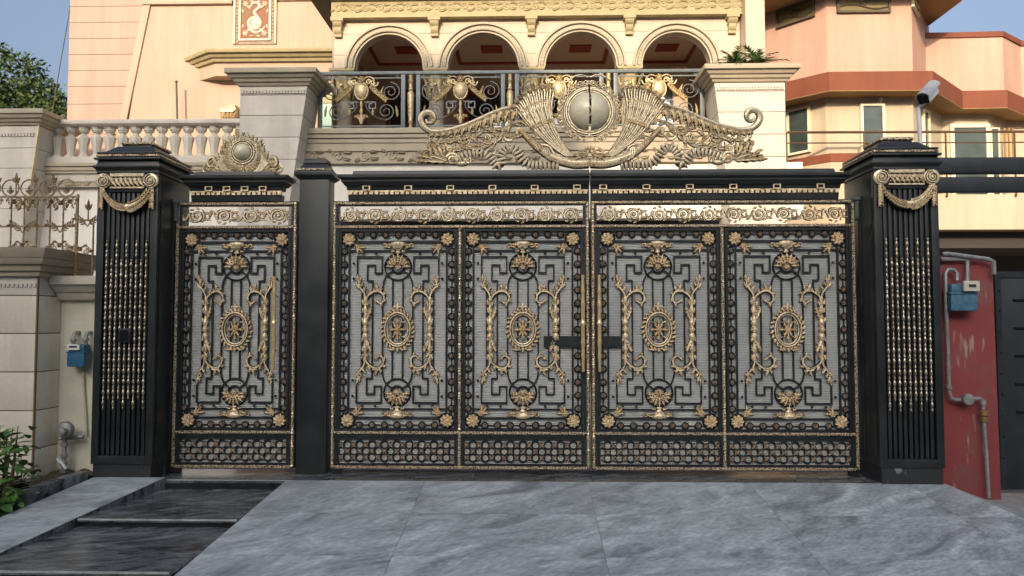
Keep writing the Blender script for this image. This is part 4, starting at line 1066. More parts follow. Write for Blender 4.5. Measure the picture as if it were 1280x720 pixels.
def wall_railing():
    t = thing('scroll_railing', (-4.4, -.12, 1.76), 'low old-gold wrought iron railing with rings and leaves on top of the clad pier', 'railing')
    px = S*1.0; Y = -.12
    b = MB()
    xr = U(96, 246, Y)[0]; step = .108; zt, zm, zb = U(50, 246, Y)[2], U(50, 283, Y)[2], 1.757
    b.tube([(-6.4, Y, zt), (xr+.02, Y, zt)], .008, 6, up=(0, 1, 0)); b.tube([(-6.4, Y, zm), (xr+.02, Y, zm)], .007, 6, up=(0, 1, 0))
    part('rail', b, M_obronze, t)
    k = 0; x = xr
    while x > -6.3:
        b = MB(); b.tube([(x, Y, zb), (x, Y, zt)], .0075, 6, up=(0, 1, 0)); part('bar', b, M_obronze, t); x -= step
    # outer low section stepping down to the meter wall cap
    x2 = U(117, 275, Y)[0]
    b = MB(); b.tube([(xr+.01, Y, 1.5), (xr+.01, Y, zt+.02)], .011, 6, up=(0, 1, 0)); b.tube([(x2, Y, 1.56), (x2, Y, zm+.05)], .008, 6, up=(0, 1, 0))
    b.tube([(xr, Y, zm+.05), (x2+.01, Y, zm+.05)], .007, 6, up=(0, 1, 0)); part('end_post', b, M_obronze, t)
    # rings with lilies on the top rail
    rm_ = MB().at(0, 0, 0, S)
    rm_.tube([(10.6*cos(R(a)), 11+10.6*sin(R(a)), 0) for a in range(-85, 266, 14)], 1.0, 6, closed=True)
    for a in (pi/2, pi/2-.9, pi/2+.9): rm_.leaf((0, 5), a, 10 if a == pi/2 else 6, 3.6, 0, 1.2, -.3, 5)
    rm_.dome((0, 5, 0), 1.8, 1.6, 6, 2)
    me = mesh(rm_, 'lily_ring', M_obronze, 50)
    fm = MB().at(0, 0, 0, S)
    for a, L in ((pi/2, 14), (pi/2-.55, 9), (pi/2+.55, 9)): fm.leaf((0, 14), a, L, 4, 0, 1.4, -.3, 6)
    fm.tube([(0, 0, 0), (0, 15, 0)], .9, 5)
    mf = mesh(fm, 'finial', M_obronze, 50)
    sm = MB().at(0, 0, 0, S)                              # scroll pair under the rail, leaf fork below, foot scroll
    for s_ in (-1, 1):
        sm.spiral((s_*6.5, -7.5), 5.6, 1.2, pi/2, s_*1.6, 1.0, .7, 0, 24); sm.leaf((s_*3, -12), -1.2 if s_ > 0 else pi+1.2, 8, 3.4, s_*.9, 1.2, 0, 5)
        sm.leaf((s_*9, -3), -.4 if s_ > 0 else pi+.4, 7, 3.2, -s_*.8, 1.2, 0, 5)
    sm.rosette((0, -8), 3.6, 6, .3, 1.4)
    ms = mesh(sm, 'scroll_pair', M_obronze, 50)
    lm_ = MB().at(0, 0, 0, S)
    for s_ in (-1, 1):
        p = curve([(0, -8, 0), (s_*4, -3, 0), (s_*10, 1, 0), (s_*16, 3, 0)], 4); lm_.tube(p, .8, 5)
        for k_ in range(5):
            u, v, _ = p[3+k_*2]
            for d in (.75, -.75): lm_.leaf((u, v), (.5 if s_ > 0 else pi-.5)+d, 6.5, 2.4, 0, .9, 0, 4)
    ml = mesh(lm_, 'leaf_fork', M_obronze, 50)
    sm = MB().at(0, 0, 0, S)
    for s_ in (-1, 1):
        sm.tube(curve([(s_*1, 9, 0), (s_*7, 11, 0), (s_*13, 6, 0), (s_*15, 1.2, 0)], 4), 1.0, 5); sm.spiral((s_*7, 4), 4.2, 1, pi/2, -s_*1.5, .9, .6, 0, 20)
        sm.leaf((s_*11, 3), .7 if s_ > 0 else pi-.7, 8, 3.2, -s_*1, 1.2, 0, 5); sm.leaf((s_*3, 10), .6 if s_ > 0 else pi-.6, 7, 3, -s_*.7, 1.2, 0, 5)
    sm.rosette((0, 7), 3.4, 6, .3, 1.4)
    mfo = mesh(sm, 'foot_scroll', M_obronze, 50)
    x = xr-step; i = 0
    while x > -6.2:
        inst('lily_ring', me, (x+.02, Y, zt), t); inst('finial', mf, (x-step+.02, Y, zt+.02), t)
        inst('scroll_pair', ms, (x+.058, Y-.006, zt), t, None, (.72, 1, .85))
        if i % 2 == 0: inst('scroll_pair', ms, (x-.02, Y-.005, zt), t); inst('foot_scroll', mfo, (x-.02, Y-.005, zb+.012), t); inst('leaf_fork', ml, (x-.02, Y-.005, zm), t)
        x -= step*1.35 if False else .155; i += 1
    inst('finial', mf, (x2-.045, Y, zm+.04), t); inst('leaf_fork', ml, (x2-.05, Y, zm+.05), t)
    inst('foot_scroll', mfo, (x2-.10, Y-.005, zb-.02), t)
wall_railing()

def gas_meter(name, c, label, m, w_=.145, h=.20):
    t = thing(name, c, label, 'gas meter', 'gas meters')
    x, y, z = c
    mb = MB(); mb.box(x-w_/2, x+w_/2, y-.05, y+.06, z-h*.5, z+h*.08); part('lower_case', mb, m, t, bevel=.018)
    mb = MB(); mb.box(x-w_*.46, x+w_*.46, y-.045, y+.055, z+h*.10, z+h*.40); part('upper_case', mb, m, t, bevel=.016)
    mb = MB(); mb.box(x-w_*.53, x+w_*.53, y-.056, y+.062, z+h*.06, z+h*.115); part('seam', mb, m, t, bevel=.003)
    return t
g1 = gas_meter('gas_meter', (-3.655, -.13, .93), 'bright blue gas meter with white dial plate on the cream wall', M_blue)
mb = MB(); mb.box(-3.715, -3.615, -.195, -.178, .965, 1.01); lb = part('dial_plate', mb, M_label, g1, bevel=.003)
mb = MB(); mb.box(-3.695, -3.635, -.1985, -.1955, .985, 1.0); part('dial_window', mb, M_ink, lb)
for dx in (-.05, .05):
    mb = MB(); mb.tube([(-3.655+dx, -.125, 1.0), (-3.655+dx, -.125, 1.075), (-3.655+dx, -.11, 1.10), (-3.655+dx, -.045, 1.105)], .016, 8, up=(1, 0, 0)); mb.lathe([(.022, 1.03), (.024, 1.035), (.024, 1.055), (.02, 1.06)], (-3.655+dx, -.125, 0), 8)
    part('inlet_pipe', mb, M_galv, g1)
pp = thing('gas_pipe', (-3.64, -.08, .27), 'thin cream-painted gas pipe running down the wall from the bright blue meter', 'pipe')
mb = MB(); mb.tube([(-3.655, -.10, .84), (-3.652, -.075, .80), (-3.640, -.07, .6), (-3.615, -.07, .35), (-3.610, -.075, .275)], .0105, 8, up=(0, 1, 0)); part('pipe_run', mb, M_pcream, pp)
rg = thing('gas_regulator', (-3.73, -.12, -.05), 'grey disc-shaped gas regulator on a stand pipe low on the cream wall', 'regulator')
mb = MB(); mb.lathe([(.01, -.22), (.035, -.215), (.06, -.205), (.068, -.19), (.068, -.17), (.06, -.16), (.04, -.15), (.03, -.13), (.01, -.128)], (-3.715, 0, .33), 20, 'y'); part('diaphragm_case', mb, M_galv, rg)
mb = MB(); mb.lathe([(.016, -.265), (.026, -.262), (.028, -.24), (.026, -.215)], (-3.700, 0, .325), 12, 'y'); part('spring_cap', mb, M_galv, rg)
mb = MB(); mb.tube([(-3.79, -.14, .255), (-3.605, -.12, .268)], .016, 8, up=(0, 1, 0)); mb.tube([(-3.745, -.14, .27), (-3.745, -.14, -.08)], .017, 10, up=(0, 1, 0))
for z in (.21, .12, .06, .0): mb.lathe([(.02, z-.018), (.029, z-.014), (.029, z+.014), (.02, z+.018)], (-3.745, -.14, 0), 8)
part('stand_pipe', mb, M_galv, rg)
mb = MB(); mb.tube([(-3.79, -.165, .10), (-3.74, -.17, .06), (-3.71, -.17, .02)], .011, 8, up=(0, 1, 0)); part('valve_lever', mb, M_wplast, rg)

# ------------------------------------------------------------------ right: red wall, meter, pipes, neighbour's gate
rw = thing('red_wall', (3.42, .1, 0), 'short scraped red wall with pipes, between the black pillar and dark steel gate', 'wall')
mb = MB(); mb.hexa([(3.128,-.10,-.5),(3.672,-.10,-.5),(3.672,.26,-.5),(3.128,.26,-.5),(3.128,-.10,1.73),(3.655,-.10,1.665),(3.655,.26,1.665),(3.128,.26,1.73)]); part('wall', mb, M_red, rw, bevel=.008)
g2 = gas_meter('gas_meter', (U(1203, 372, -.2)[0], -.18, U(1203, 370, -.2)[2]), 'faded blue gas meter with brass-coloured counter on the red wall', M_bluew, .21, .235)
mx, my, mz = g2.location
mb = MB(); mb.box(mx-.02, mx+.10, my-.085, my-.058, mz+.035, mz+.115); ct = part('counter', mb, M_pcream, g2, bevel=.006)
mb = MB(); mb.box(mx+.015, mx+.07, my-.0885, my-.0855, mz+.065, mz+.088); part('counter_window', mb, M_ink, ct)
ps = thing('pipe_set', (3.3, -.15, 0), 'grey galvanised gas pipes with elbows and round valve fixed to the red wall', 'pipe')
Pz = lambda x, y, Y=-.16: U(x, y, Y)
mb = MB(); mb.tube([Pz(1178, 318), Pz(1184, 317), Pz(1236, 324), Pz(1242, 327), Pz(1242.5, 343)], .017, 8, up=(0, 1, 0)); part('top_pipe', mb, M_galv, ps)
mb = MB(); mb.tube([Pz(1176, 324, -.14), Pz(1206, 324, -.14), Pz(1209, 327, -.145), Pz(1209, 352, -.17)], .016, 8, up=(0, 1, 0)); part('inlet_pipe', mb, M_galv, ps)
mb = MB(); mb.tube([Pz(1196, 351, -.17), Pz(1196, 342), Pz(1192, 337), Pz(1185, 337), Pz(1182, 341), Pz(1182.5, 380), Pz(1185, 440), Pz(1186, 488), Pz(1189, 498), Pz(1196, 500), Pz(1226, 498), Pz(1229, 501), Pz(1229, 512)], .015, 8, up=(0, 1, 0)); part('outlet_pipe', mb, M_galv, ps)
for q in ((1186, 484), (1229, 503)):
    p = Pz(*q); mb = MB(); mb.lathe([(.015, -.02), (.023, -.016), (.023, .016), (.015, .02)], p, 10); part('pipe_collar', mb, M_galv, ps)
p = Pz(1209, 499, -.175); mb = MB(); mb.lathe([(.02, -.035), (.042, -.03), (.046, 0), (.040, .025), (.015, .035)], p, 14, 'y'); part('valve_body', mb, M_galv, ps)
p = Pz(1230, 519); mb = MB(); mb.lathe([(.016, -.055), (.028, -.05), (.028, -.02), (.02, -.012), (.032, 0), (.03, .03), (.018, .04)], p, 10); part('brass_union', mb, M_rust, ps)
mb = MB(); mb.tube([Pz(1230, 526), Pz(1233, 570), Pz(1236, 622)], .0145, 8, up=(0, 1, 0)); part('riser_pipe', mb, M_galv, ps)

ng = thing('steel_gate', (4.4, .1, -.2), 'dark blue-black riveted steel gate at the right edge beyond the red wall', 'gate')
x0 = U(1246, 450, .05)[0]
mb = MB(); mb.box(x0, 7.5, .05, .10, -.15, 1.60); part('panel', mb, M_dgate, ng, bevel=.004)
mb = MB(); mb.box(x0-.002, x0+.045, .038, .05, -.15, 1.60); mb.box(x0+.045, 7.5, .038, .05, 1.55, 1.60); part('edge_strip', mb, M_dgate, ng)
me = mesh(MB().at(0, 0, 0, 1).dome((0, 0, 0), .012, .010, 8, 2), 'rivet', M_dgate)
for k in range(10): inst('rivet', me, (x0+.03 if k % 2 == 0 else x0+.034, .038, 1.45-k*.168), ng)
for k in range(5):
    mb = MB(); mb.box(x0+.14, x0+.9, .036, .05, 1.36-k*.225, 1.375-k*.225); part('louvre', mb, M_lens, ng)
nbm = thing('gate_beam', (4.2, .3, 2.29), 'pair of horizontal black beams over the neighbouring forecourt at right', 'beam')
for za, zb in ((2.293, 2.418), (2.452, 2.585)):
    mb = MB(); mb.box(3.128, 9, .27, .36, za, zb); part('beam', mb, M_dgate, nbm, bevel=.005)
pst = MB(); pst.box(8.9, 9.0, .37, .45, -.2, 2.6); part('end_post', pst, M_dgate, nbm)

# ------------------------------------------------------------------ main house
hs = thing('house', (0, 6, 0), 'cream house with an arched first-floor loggia behind the ornamental gate', 'house')
YW = 6.6; ZS = 5.557; ZT = 6.405
bays = [(-3.395, -1.632), (-1.632, .018), (.018, 1.680), (1.680, 3.547)]
cs = [(-2.434, .587), (-.818, .603), (.850, .603), (2.466, .575)]
for (bx0, bx1), (c, r) in zip(bays, cs):
    for a, b in ((ZS, 5.80), (5.806, 6.165)):
        for sg in (-1, 1):
            n = 10; arc = []
            for k in range(n+1):
                z = lerp(a, b, k/n); d = r*r-(z-ZS)**2; arc.append((c+sg*(math.sqrt(d) if d > 0 else 0), z))
            ex = bx0 if sg < 0 else bx1
            poly = [(ex, a)]+arc+[(ex, b)]
            mb = MB(); mb.prism(poly, lambda p, k: (p[0], YW if k == 0 else YW+.18, p[1])); part('wall_panel', mb, M_pale, hs, smooth=0)
    mb = MB(); mb.box(bx0, bx1-.004, YW, YW+.18, 6.171, ZT); part('wall_panel', mb, M_pale, hs, smooth=0)
    mb = MB(); mb.box(bx0, bx1, YW+.012, YW+.29, 5.798, 5.808); mb.box(bx0, bx1, YW+.0125, YW+.2895, 6.163, 6.173)
    # stepped archivolt
    mb = MB()
    for r0, r1, pr in ((r-.002, r+.028, .05), (r+.036, r+.082, .085), (r+.090, r+.122, .055), (r+.130, r+.165, .095)):
        n = 28; ids = []
        for k in range(n+1):
            a = pi*k/n
            ids.append([mb.add((c+rr*cos(a), yy, ZS+rr*sin(a))) for rr, yy in ((r0, YW-pr), (r1, YW-pr), (r1, YW+.01), (r0, YW+.01))])
        for k in range(n):
            for q in range(4): mb.face((ids[k][q], ids[k][(q+1) % 4], ids[k+1][(q+1) % 4], ids[k+1][q]))
        mb.face(ids[0][::-1]); mb.face(ids[-1])
    av = part('archivolt', mb, M_arch, hs, smooth=30)
    mb = MB()
    for k in range(34):
        a = pi*(k+.5)/34
        mb.obox((c+(r+.06)*cos(a), YW-.088, ZS+(r+.06)*sin(a)), ((-sin(a), 0, cos(a)), (0, 1, 0), (cos(a), 0, sin(a))), (.015, .006, .014))
    part('archivolt_dentils', mb, M_arch, av, kind='stuff')
mb = MB(); mb.box(-3.42, -3.397, YW-.004, YW+2.6, 4.2, ZT); part('return_wall', mb, M_pink, hs)
mb = MB(); mb.box(3.549, 3.72, YW+.05, YW+2.6, 4.2, 7.2); part('return_wall', mb, M_pink, hs)
mb = MB(); mb.box(U(932, 30, 6.3)[0], U(956, 30, 6.3)[0], 6.3, 6.62, 5.0, 8.0); part('corner_pillar', mb, M_pale, hs)
# columns with gilded capitals
def column_mesh_shaft():
    return mesh(MB().lathe([(.17, 0), (.17, .05), (.15, .07), (.15, .10), (.135, .12), (.128, .70), (.138, .71), (.138, .735), (.12, .74)], (0, 0, 0), 18), 'shaft', M_taupe, 40)
me_sh = column_mesh_shaft()
b = MB()
b.lathe([(.12, 0), (.125, .05), (.13, .2), (.155, .34), (.19, .44), (.17, .45)], (0, 0, 0), 16)
b.box(-.20, .20, -.20, .20, .452, .475); b.box(-.215, .215, -.215, .215, .476, .52)
me_cap = mesh(b, 'capital', M_yellow, 40)
b = MB()
for k in range(8):
    a = 2*pi*k/8
    for z0, h, rr in ((.02, .22, .150), (.17, .25, .175)):
        aa = a+(pi/8 if z0 > .1 else 0)
        P = [(rr*cos(aa), rr*sin(aa), z0), ((rr+.02)*cos(aa), (rr+.02)*sin(aa), z0+h*.6), ((rr+.075)*cos(aa), (rr+.075)*sin(aa), z0+h*.95), ((rr+.09)*cos(aa), (rr+.09)*sin(aa), z0+h*.82)]
        b.tube(curve(P, 4), ramp([.03, .045, .035, .012], 13), 6, .5, up=(cos(aa), sin(aa), 0))
me_acl = mesh(b, 'capital_leaves', M_pgold, 60)
for x in (-3.24, -1.635, .02, 1.68, 3.27):
    inst('column_shaft', me_sh, (x, YW+.14, 4.31), hs)
    cp = inst('column_capital', me_cap, (x, YW+.14, 5.035), hs); inst('capital_leaves', me_acl, (x, YW+.14, 5.035), cp)
# gilded frieze band with brackets, eave
mb = MB(); mb.box(-3.42, 3.56, YW-.10, YW+.3, ZT+.02, 6.70); mb.box(-3.43, 3.57, YW-.13, YW+.3, ZT, ZT+.02); mb.box(-3.43, 3.57, YW-.13, YW+.3, 6.70, 6.73); fz = part('frieze_band', mb, M_yellow, hs)
b = MB(); px = .0135
for i in range(29):
    x = lerp(-3.3, 3.45, i/28); up_ = i % 2
    b.at(x, YW-.10, 6.59, px, 1, 1 if up_ else -1)
    b.spiral((0, 0), 5.2, 1.2, pi, -1.4, .8, .5, .2, 18, seg=5); b.leaf((4, 3), .2, 9, 4, -.7, 1, .1, 5, 2); b.leaf((3, -4), -.3, 9, 4, .7, 1, .1, 5, 2); b.leaf((-5, 2), 2.4, 6, 3.4, .5, 1, .1, 5)
part('frieze_foliage', b, M_yellow, fz)
for x in (-3.313, -1.650, .005, 1.672, 3.409):
    b = MB(); b.box(x-.105, x+.105, YW-.15, YW, ZT-.055, ZT-.003)
    for hw_, pr in ((.075, [(0, -.056), (-.135, -.056), (-.135, -.09), (-.11, -.125), (-.085, -.15), (0, -.151)]), (.062, [(0, -.152), (-.10, -.152), (-.105, -.19), (-.085, -.235), (-.06, -.26), (-.06, -.30), (0, -.30)])):
        b.prism(pr, lambda p, k: (x+(-hw_ if k == 0 else hw_), YW+p[0], ZT+p[1]))
    part('bracket', b, M_yellow, hs)
mb = MB(); mb.box(-3.42-.42, 3.9, YW-.42, YW+4, 6.82, 7.0); mb.box(-3.50, 3.65, YW-.22, YW+.3, 6.732, 6.819); part('eave', mb, M_eave, hs)
mb = MB(); mb.box(-3.5, 3.7, YW-.2, YW+4, 7.001, 9.2); part('upper_wall', mb, M_peach, hs)
# loggia inside
mb = MB(); mb.box(-3.40, 3.56, YW+.301, YW+2.6, 6.36, 6.42); cl = part('loggia_ceiling', mb, M_loggia, hs)
mb = MB()
for c, r in cs:
    for a, b_ in ((.42, .50), (2.0, 2.08)): mb.box(c-.62, c+.62, YW+a, YW+b_, 6.33, 6.359)
    for dx in (-.62, .55): mb.box(c+dx, c+dx+.07, YW+.501, YW+1.999, 6.331, 6.3585)
    mb.box(c-.12, c+.28, YW+1.1, YW+1.45, 6.335, 6.3588)
part('ceiling_trim', mb, M_maroon, cl)
mb = MB(); mb.box(-3.40, 3.56, YW+2.601, YW+2.8, 4.2, 6.42); part('loggia_back_wall', mb, M_loggia, hs)
for c, _ in cs[:3]:
    mb = MB(); mb.box(c-.55, c+.55, YW+2.56, YW+2.60, 4.31, 6.0); dd = part('balcony_door', mb, M_maroon, hs)
    mb = MB(); mb.box(c-.45, c-.03, YW+2.55, YW+2.559, 4.5, 5.85); mb.box(c+.03, c+.45, YW+2.55, YW+2.559, 4.5, 5.85); part('door_glass', mb, M_glass, dd)
xg0, xg1 = U(790, 120, 8.2)[0], U(841, 120, 8.2)[0]
mb = MB(); mb.box(xg0, xg1, 8.20, 8.23, 4.31, U(800, 93, 8.2)[2]); gd = part('glass_door', mb, M_bglass, hs, smooth=0)
mb = MB(); mb.box(xg1, xg1+.28, 8.195, 8.26, 4.31, 6.1); mb.box(xg0-.05, xg0, 8.195, 8.26, 4.31, 6.1); part('door_frame', mb, M_loggia, gd)
# balcony slab with mouldings, relief frieze, white beam below
mb = MB(); mb.box(-4.0, 3.3, 6.02, 9.4, 4.0, 4.305); sb = part('balcony_slab', mb, M_taupe, hs)
mb = MB(); X0, X1 = -3.80, 3.2
for z0, z1, d in ((4.275, 4.362, .06), (4.205, 4.270, .03), (4.130, 4.200, .0), (4.06, 4.125, -.035)):
    mb.box(X0, X1, 6.0-d, 6.1, z0, z1)
part('slab_moulding', mb, M_taupe, hs, bevel=.006)
mb = MB(); mb.box(X0, X1, 6.05, 6.2, 3.802, 4.058); fr_ = part('relief_frieze', mb, M_taupe, hs)
b = MB()
for i in range(16):
    x = lerp(X0+.2, X1-.2, i/15)
    b.at(x, 6.05, 3.93, .0115, 1, 1 if i % 2 else -1)
    b.spiral((0, 0), 8.5, 1.5, pi, -1.6, 1.5, 1.0, .6, 26, seg=5); b.leaf((8, 4), .3, 13, 5.5, -1.0, 3.2, .1, 6, 3); b.leaf((7, -4), -.4, 12, 5, .9, 3.2, .1, 6, 3); b.leaf((-8, 4), 2.2, 9, 5, .8, 3.2, .1, 6, 2); b.leaf((2, 2), 1.0, 6, 4, -1, 2.6, .1, 5)
part('relief_scrolls', b, M_taupe, fr_)
mb = MB(); mb.box(X0-1.2, X1+1.2, 6.12, 6.4, 2.895, 3.801); part('porch_beam', mb, M_white, hs)
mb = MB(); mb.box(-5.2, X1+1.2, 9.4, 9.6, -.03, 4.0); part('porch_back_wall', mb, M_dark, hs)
# big tapered piers with moulded caps either side of the balcony
def house_pier(xl_t, xr_t, xl_b, xr_b, taper_in):
    yf, yb = 5.6, 6.30; zt = 4.95; zb = -.03
    xL = lambda z: lerp(xl_b, xl_t, (z-3.6)/(zt-3.6)) if z > 3.0 else lerp(xl_b, xl_t, (3.0-3.6)/(zt-3.6))
    xR = lambda z: lerp(xr_b, xr_t, (z-3.6)/(zt-3.6)) if z > 3.0 else lerp(xr_b, xr_t, (3.0-3.6)/(zt-3.6))
    mb = MB(); i0_, i1_ = max(xL(3.0), xL(zt))+.012, min(xR(3.0), xR(zt))-.012; mb.box(i0_, i1_, yf+.02, yb-.02, zb, zt)
    pr = part('pier', mb, M_joint, hs)
    z = zt-.14; hgt = .352
    zz = [2.0, 2.72, 3.075, 3.427, 3.779, 4.131, 4.483, 4.81]
    for a, b_ in zip(zz[:-1], zz[1:]):
        mb = MB(); a2, b2 = a+.004, b_-.004
        mb.hexa([(xL(a2),yf,a2),(xR(a2),yf,a2),(xR(a2),yb-.01,a2),(xL(a2),yb-.01,a2),(xL(b2),yf,b2),(xR(b2),yf,b2),(xR(b2),yb-.01,b2),(xL(b2),yb-.01,b2)])
        part('stone_course', mb, M_stone, pr, smooth=0, bevel=.004)
    mb = MB(); mb.hexa([(xL(4.81),yf-.003,4.812),(xR(4.81),yf-.003,4.812),(xR(4.81),yb,4.812),(xL(4.81),yb,4.812),(xL(zt),yf-.003,zt),(xR(zt),yf-.003,zt),(xR(zt),yb,zt),(xL(zt),yb,zt)])
    dentil_strip(mb, xL(4.85)+.02, xR(4.85)-.02, 4.83, 4.885, .052, yf-.03, yf+.0)
    part('necking', mb, M_stone, pr)
    mb = MB()
    for z0, z1, d0, d1 in ((4.951, 4.995, .03, .05), (5.0, 5.05, .075, .095), (5.055, 5.11, .12, .15), (5.115, 5.19, .19, .19)):
        mb.frust((xl_t-d0, xr_t+d0, yf-d0, yb+d0), z0, (xl_t-d1, xr_t+d1, yf-d1, yb+d1), z1)
    part('pier_cap', mb, M_taupe, pr, bevel=.005)
    return xL, xR
house_pier(-4.62, -3.545, -4.62, -3.735, 1)
house_pier(2.868, 3.962, 3.02, 3.962, -1)
# left wing: pink panelled wall, slanting trim, peach field with plaque and cornice
YL = 9.5
mb = MB(); mb.box(-9.83, -3.43, YL+.03, YL+.4, -.03, 10.0); part('wing_wall', mb, M_joint, hs)
zc = [5.20, 5.502, 5.846, 6.225, 6.57, 6.916, 7.263, 7.61, 7.958, 8.30, 8.65]
sl_ = lambda z: lerp(-8.621, -8.164, (z-5.498)/(7.999-5.498))      # slanting trim line
for a, b_ in zip(zc[:-1], zc[1:]):
    mb = MB(); a2, b2 = a+.005, b_-.005
    mb.hexa([(-9.85,YL,a2),(sl_(a2),YL,a2),(sl_(a2),YL+.03,a2),(-9.85,YL+.03,a2),(-9.85,YL,b2),(sl_(b2),YL,b2),(sl_(b2),YL+.03,b2),(-9.85,YL+.03,b2)])
    part('wall_panel', mb, M_pink, hs, smooth=0)
mb = MB(); mb.hexa([(sl_(4.2),YL-.01,3.0),(-3.43,YL-.01,3.0),(-3.43,YL+.03,3.0),(sl_(4.2),YL+.03,3.0),(sl_(8.0),YL-.01,8.0),(-3.43,YL-.01,8.0),(-3.43,YL+.03,8.0),(sl_(8.0),YL+.03,8.0)]); part('wall_field', mb, M_peach, hs, smooth=0)
mb = MB(); mb.hexa([(sl_(4.2)-.07,YL-.05,4.2),(sl_(4.2)+.08,YL-.05,4.2),(sl_(4.2)+.08,YL+.02,4.2),(sl_(4.2)-.07,YL+.02,4.2),(sl_(8.0)-.07,YL-.05,8.0),(sl_(8.0)+.08,YL-.05,8.0),(sl_(8.0)+.08,YL+.02,8.0),(sl_(8.0)-.07,YL+.02,8.0)])
mb.box(sl_(8.0)-.09, -6.33, YL-.08, YL+.02, 7.96, 8.05); part('slanting_trim', mb, M_peach, hs, bevel=.01)
mb = MB(); mb.box(-8.2, -3.43, YL, YL+.03, 8.05, 10); part('wall_field', mb, M_pink, hs, smooth=0)
mb = MB(); mb.box(-9.83, -3.43, YL, YL+.03, 3.0, 5.198); mb.v = [v if v[0] < -4 else (sl_(4.2)-.0, v[1], v[2]) for v in mb.v]; part('wall_panel', mb, M_pink, hs, smooth=0)
def canted(d): return [(-7.02-d*1.35, YL-.002), (-6.55-d*.35, YL-.30-d), (-3.43, YL-.30-d), (-3.43, YL-.002)]
def canted_block(mb, z0, d0, z1, d1):
    mb.prism(list(range(4)), lambda q, k: (*canted(d0 if k == 0 else d1)[q], z0 if k == 0 else z1))
mb = MB(); canted_block(mb, 6.33, .0, 6.60, .02); part('cornice_fascia', mb, M_peach, hs, smooth=0)
mb = MB()
for z0, z1, d0, d1 in ((6.601, 6.665, .08, .11), (6.67, 6.735, .15, .20), (6.74, 6.81, .25, .27)): canted_block(mb, z0, d0, z1, d1)
part('cornice', mb, M_yellow, hs, bevel=.006)
# coloured relief plaque
xa, xb = -6.30, -5.38; z0, z1 = 7.09, 8.20
mb = MB(); mb.box(xa, xb, YL-.03, YL-.011, z0, z1); pq = part('relief_plaque', mb, M_plaqgrey, hs)
mb = MB(); mb.box(xa+.14, xb-.14, YL-.036, YL-.0305, z0+.10, z1-.06); part('plaque_field', mb, M_plaqred, pq)
b = MB().at((xa+xb)/2, YL-.036, (z0+z1)/2-.02, .0158)
for s_ in (-1, 1): b.box(min(s_*19, s_*22), max(s_*19, s_*22), -29, 32, 0, 1.6); b.box(min(s_*26.5, s_*29), max(s_*26.5, s_*29), -33, 34, -.4, 1.4)
b.box(-19, 19, -29, -26.5, 0, 1.5); b.box(-19, 19, 29.5, 32, 0, 1.5)
for i in range(14):
    for s_ in (-1, 1): b.rosette((s_*24.2, -31+i*4.8), 2.0, 5, -.2, .9)
for s_ in (-1, 1):
    for t_ in (-1, 1):
        b.rosette((s_*13, t_*20+1), 4.4, 6, 0, 1.2); b.leaf((s_*11, t_*18+1), math.atan2(-t_, -s_), 7, 4, 0, 1, 0, 5); b.leaf((s_*17, t_*13+1), math.atan2(-t_, -s_*.2), 6, 3, 0, 1, 0, 5); b.leaf((s_*7, t_*24+1), math.atan2(-t_*.2, -s_), 6, 3, 0, 1, 0, 5)
part('plaque_border', b, M_plaqwht, pq)
b = MB().at((xa+xb)/2, YL-.036, (z0+z1)/2-.02, .0158)
b.tube(curve([(-6, 17, .6), (-3, 22, .6), (4, 22, .6), (6, 17, .6), (2, 13, .6), (-1, 9, .6), (3, 3, .6), (7, -3, .6), (6, -10, .6), (0, -13, .6), (-7, -10, .6), (-8, -3, .6), (-3, 2, .6), (2, 0, .6), (3, -5, .6), (-1, -8, .6)], 5), ramp([1.0, 2, 2.2, 2.0, 2, 2.4, 2.4, 1.8, 1.2], 76), 6, .7)
b.tube(curve([(-9, -12, .4), (0, -18, .4), (9, -15, .4), (14, -9, .4)], 5), ramp([1.0, 2.0, 1.6, .6], 16), 6, .7)
b.dome((0, -4, 0), 6, 1.6, 12, 3, 7)
part('plaque_relief', b, M_plaqwht, pq)
mb = MB(); mb.box(U(399, 120, 8.6)[0], U(424, 120, 8.6)[0], 8.6, 8.64, 4.31, 5.56); sg_ = part('side_window', mb, M_gglass, hs, smooth=0)
mb = MB(); mb.box(U(398, 120, 8.6)[0]-.05, U(424, 120, 8.6)[0], 8.58, 8.66, 5.561, 6.0); part('window_head', mb, M_yellow, sg_)
# rear gilded pilaster near the left pier
b = MB(); xx, _, zz_ = U(287, 128, 9.3)
b.box(xx-.10, xx+.12, 9.3, 9.49, 4.2, 5.75); part('pilaster', b, M_ycream, hs)
b = MB().at(xx-.02, 9.29, 5.62, .0165)
b.box(-9, 7, -2, 1, 0, 3)
for k in range(-2, 3): b.leaf((k*3, -10), pi/2-k*.25, 10, 4.4, 0, 2, .5, 6, 2)
for s_ in (-1, 1): b.spiral((s_*7, 1), 3, .8, 0, s_*1.3, 1.1, .7, 2, 14)
part('pilaster_capital', b, M_pgold, hs)

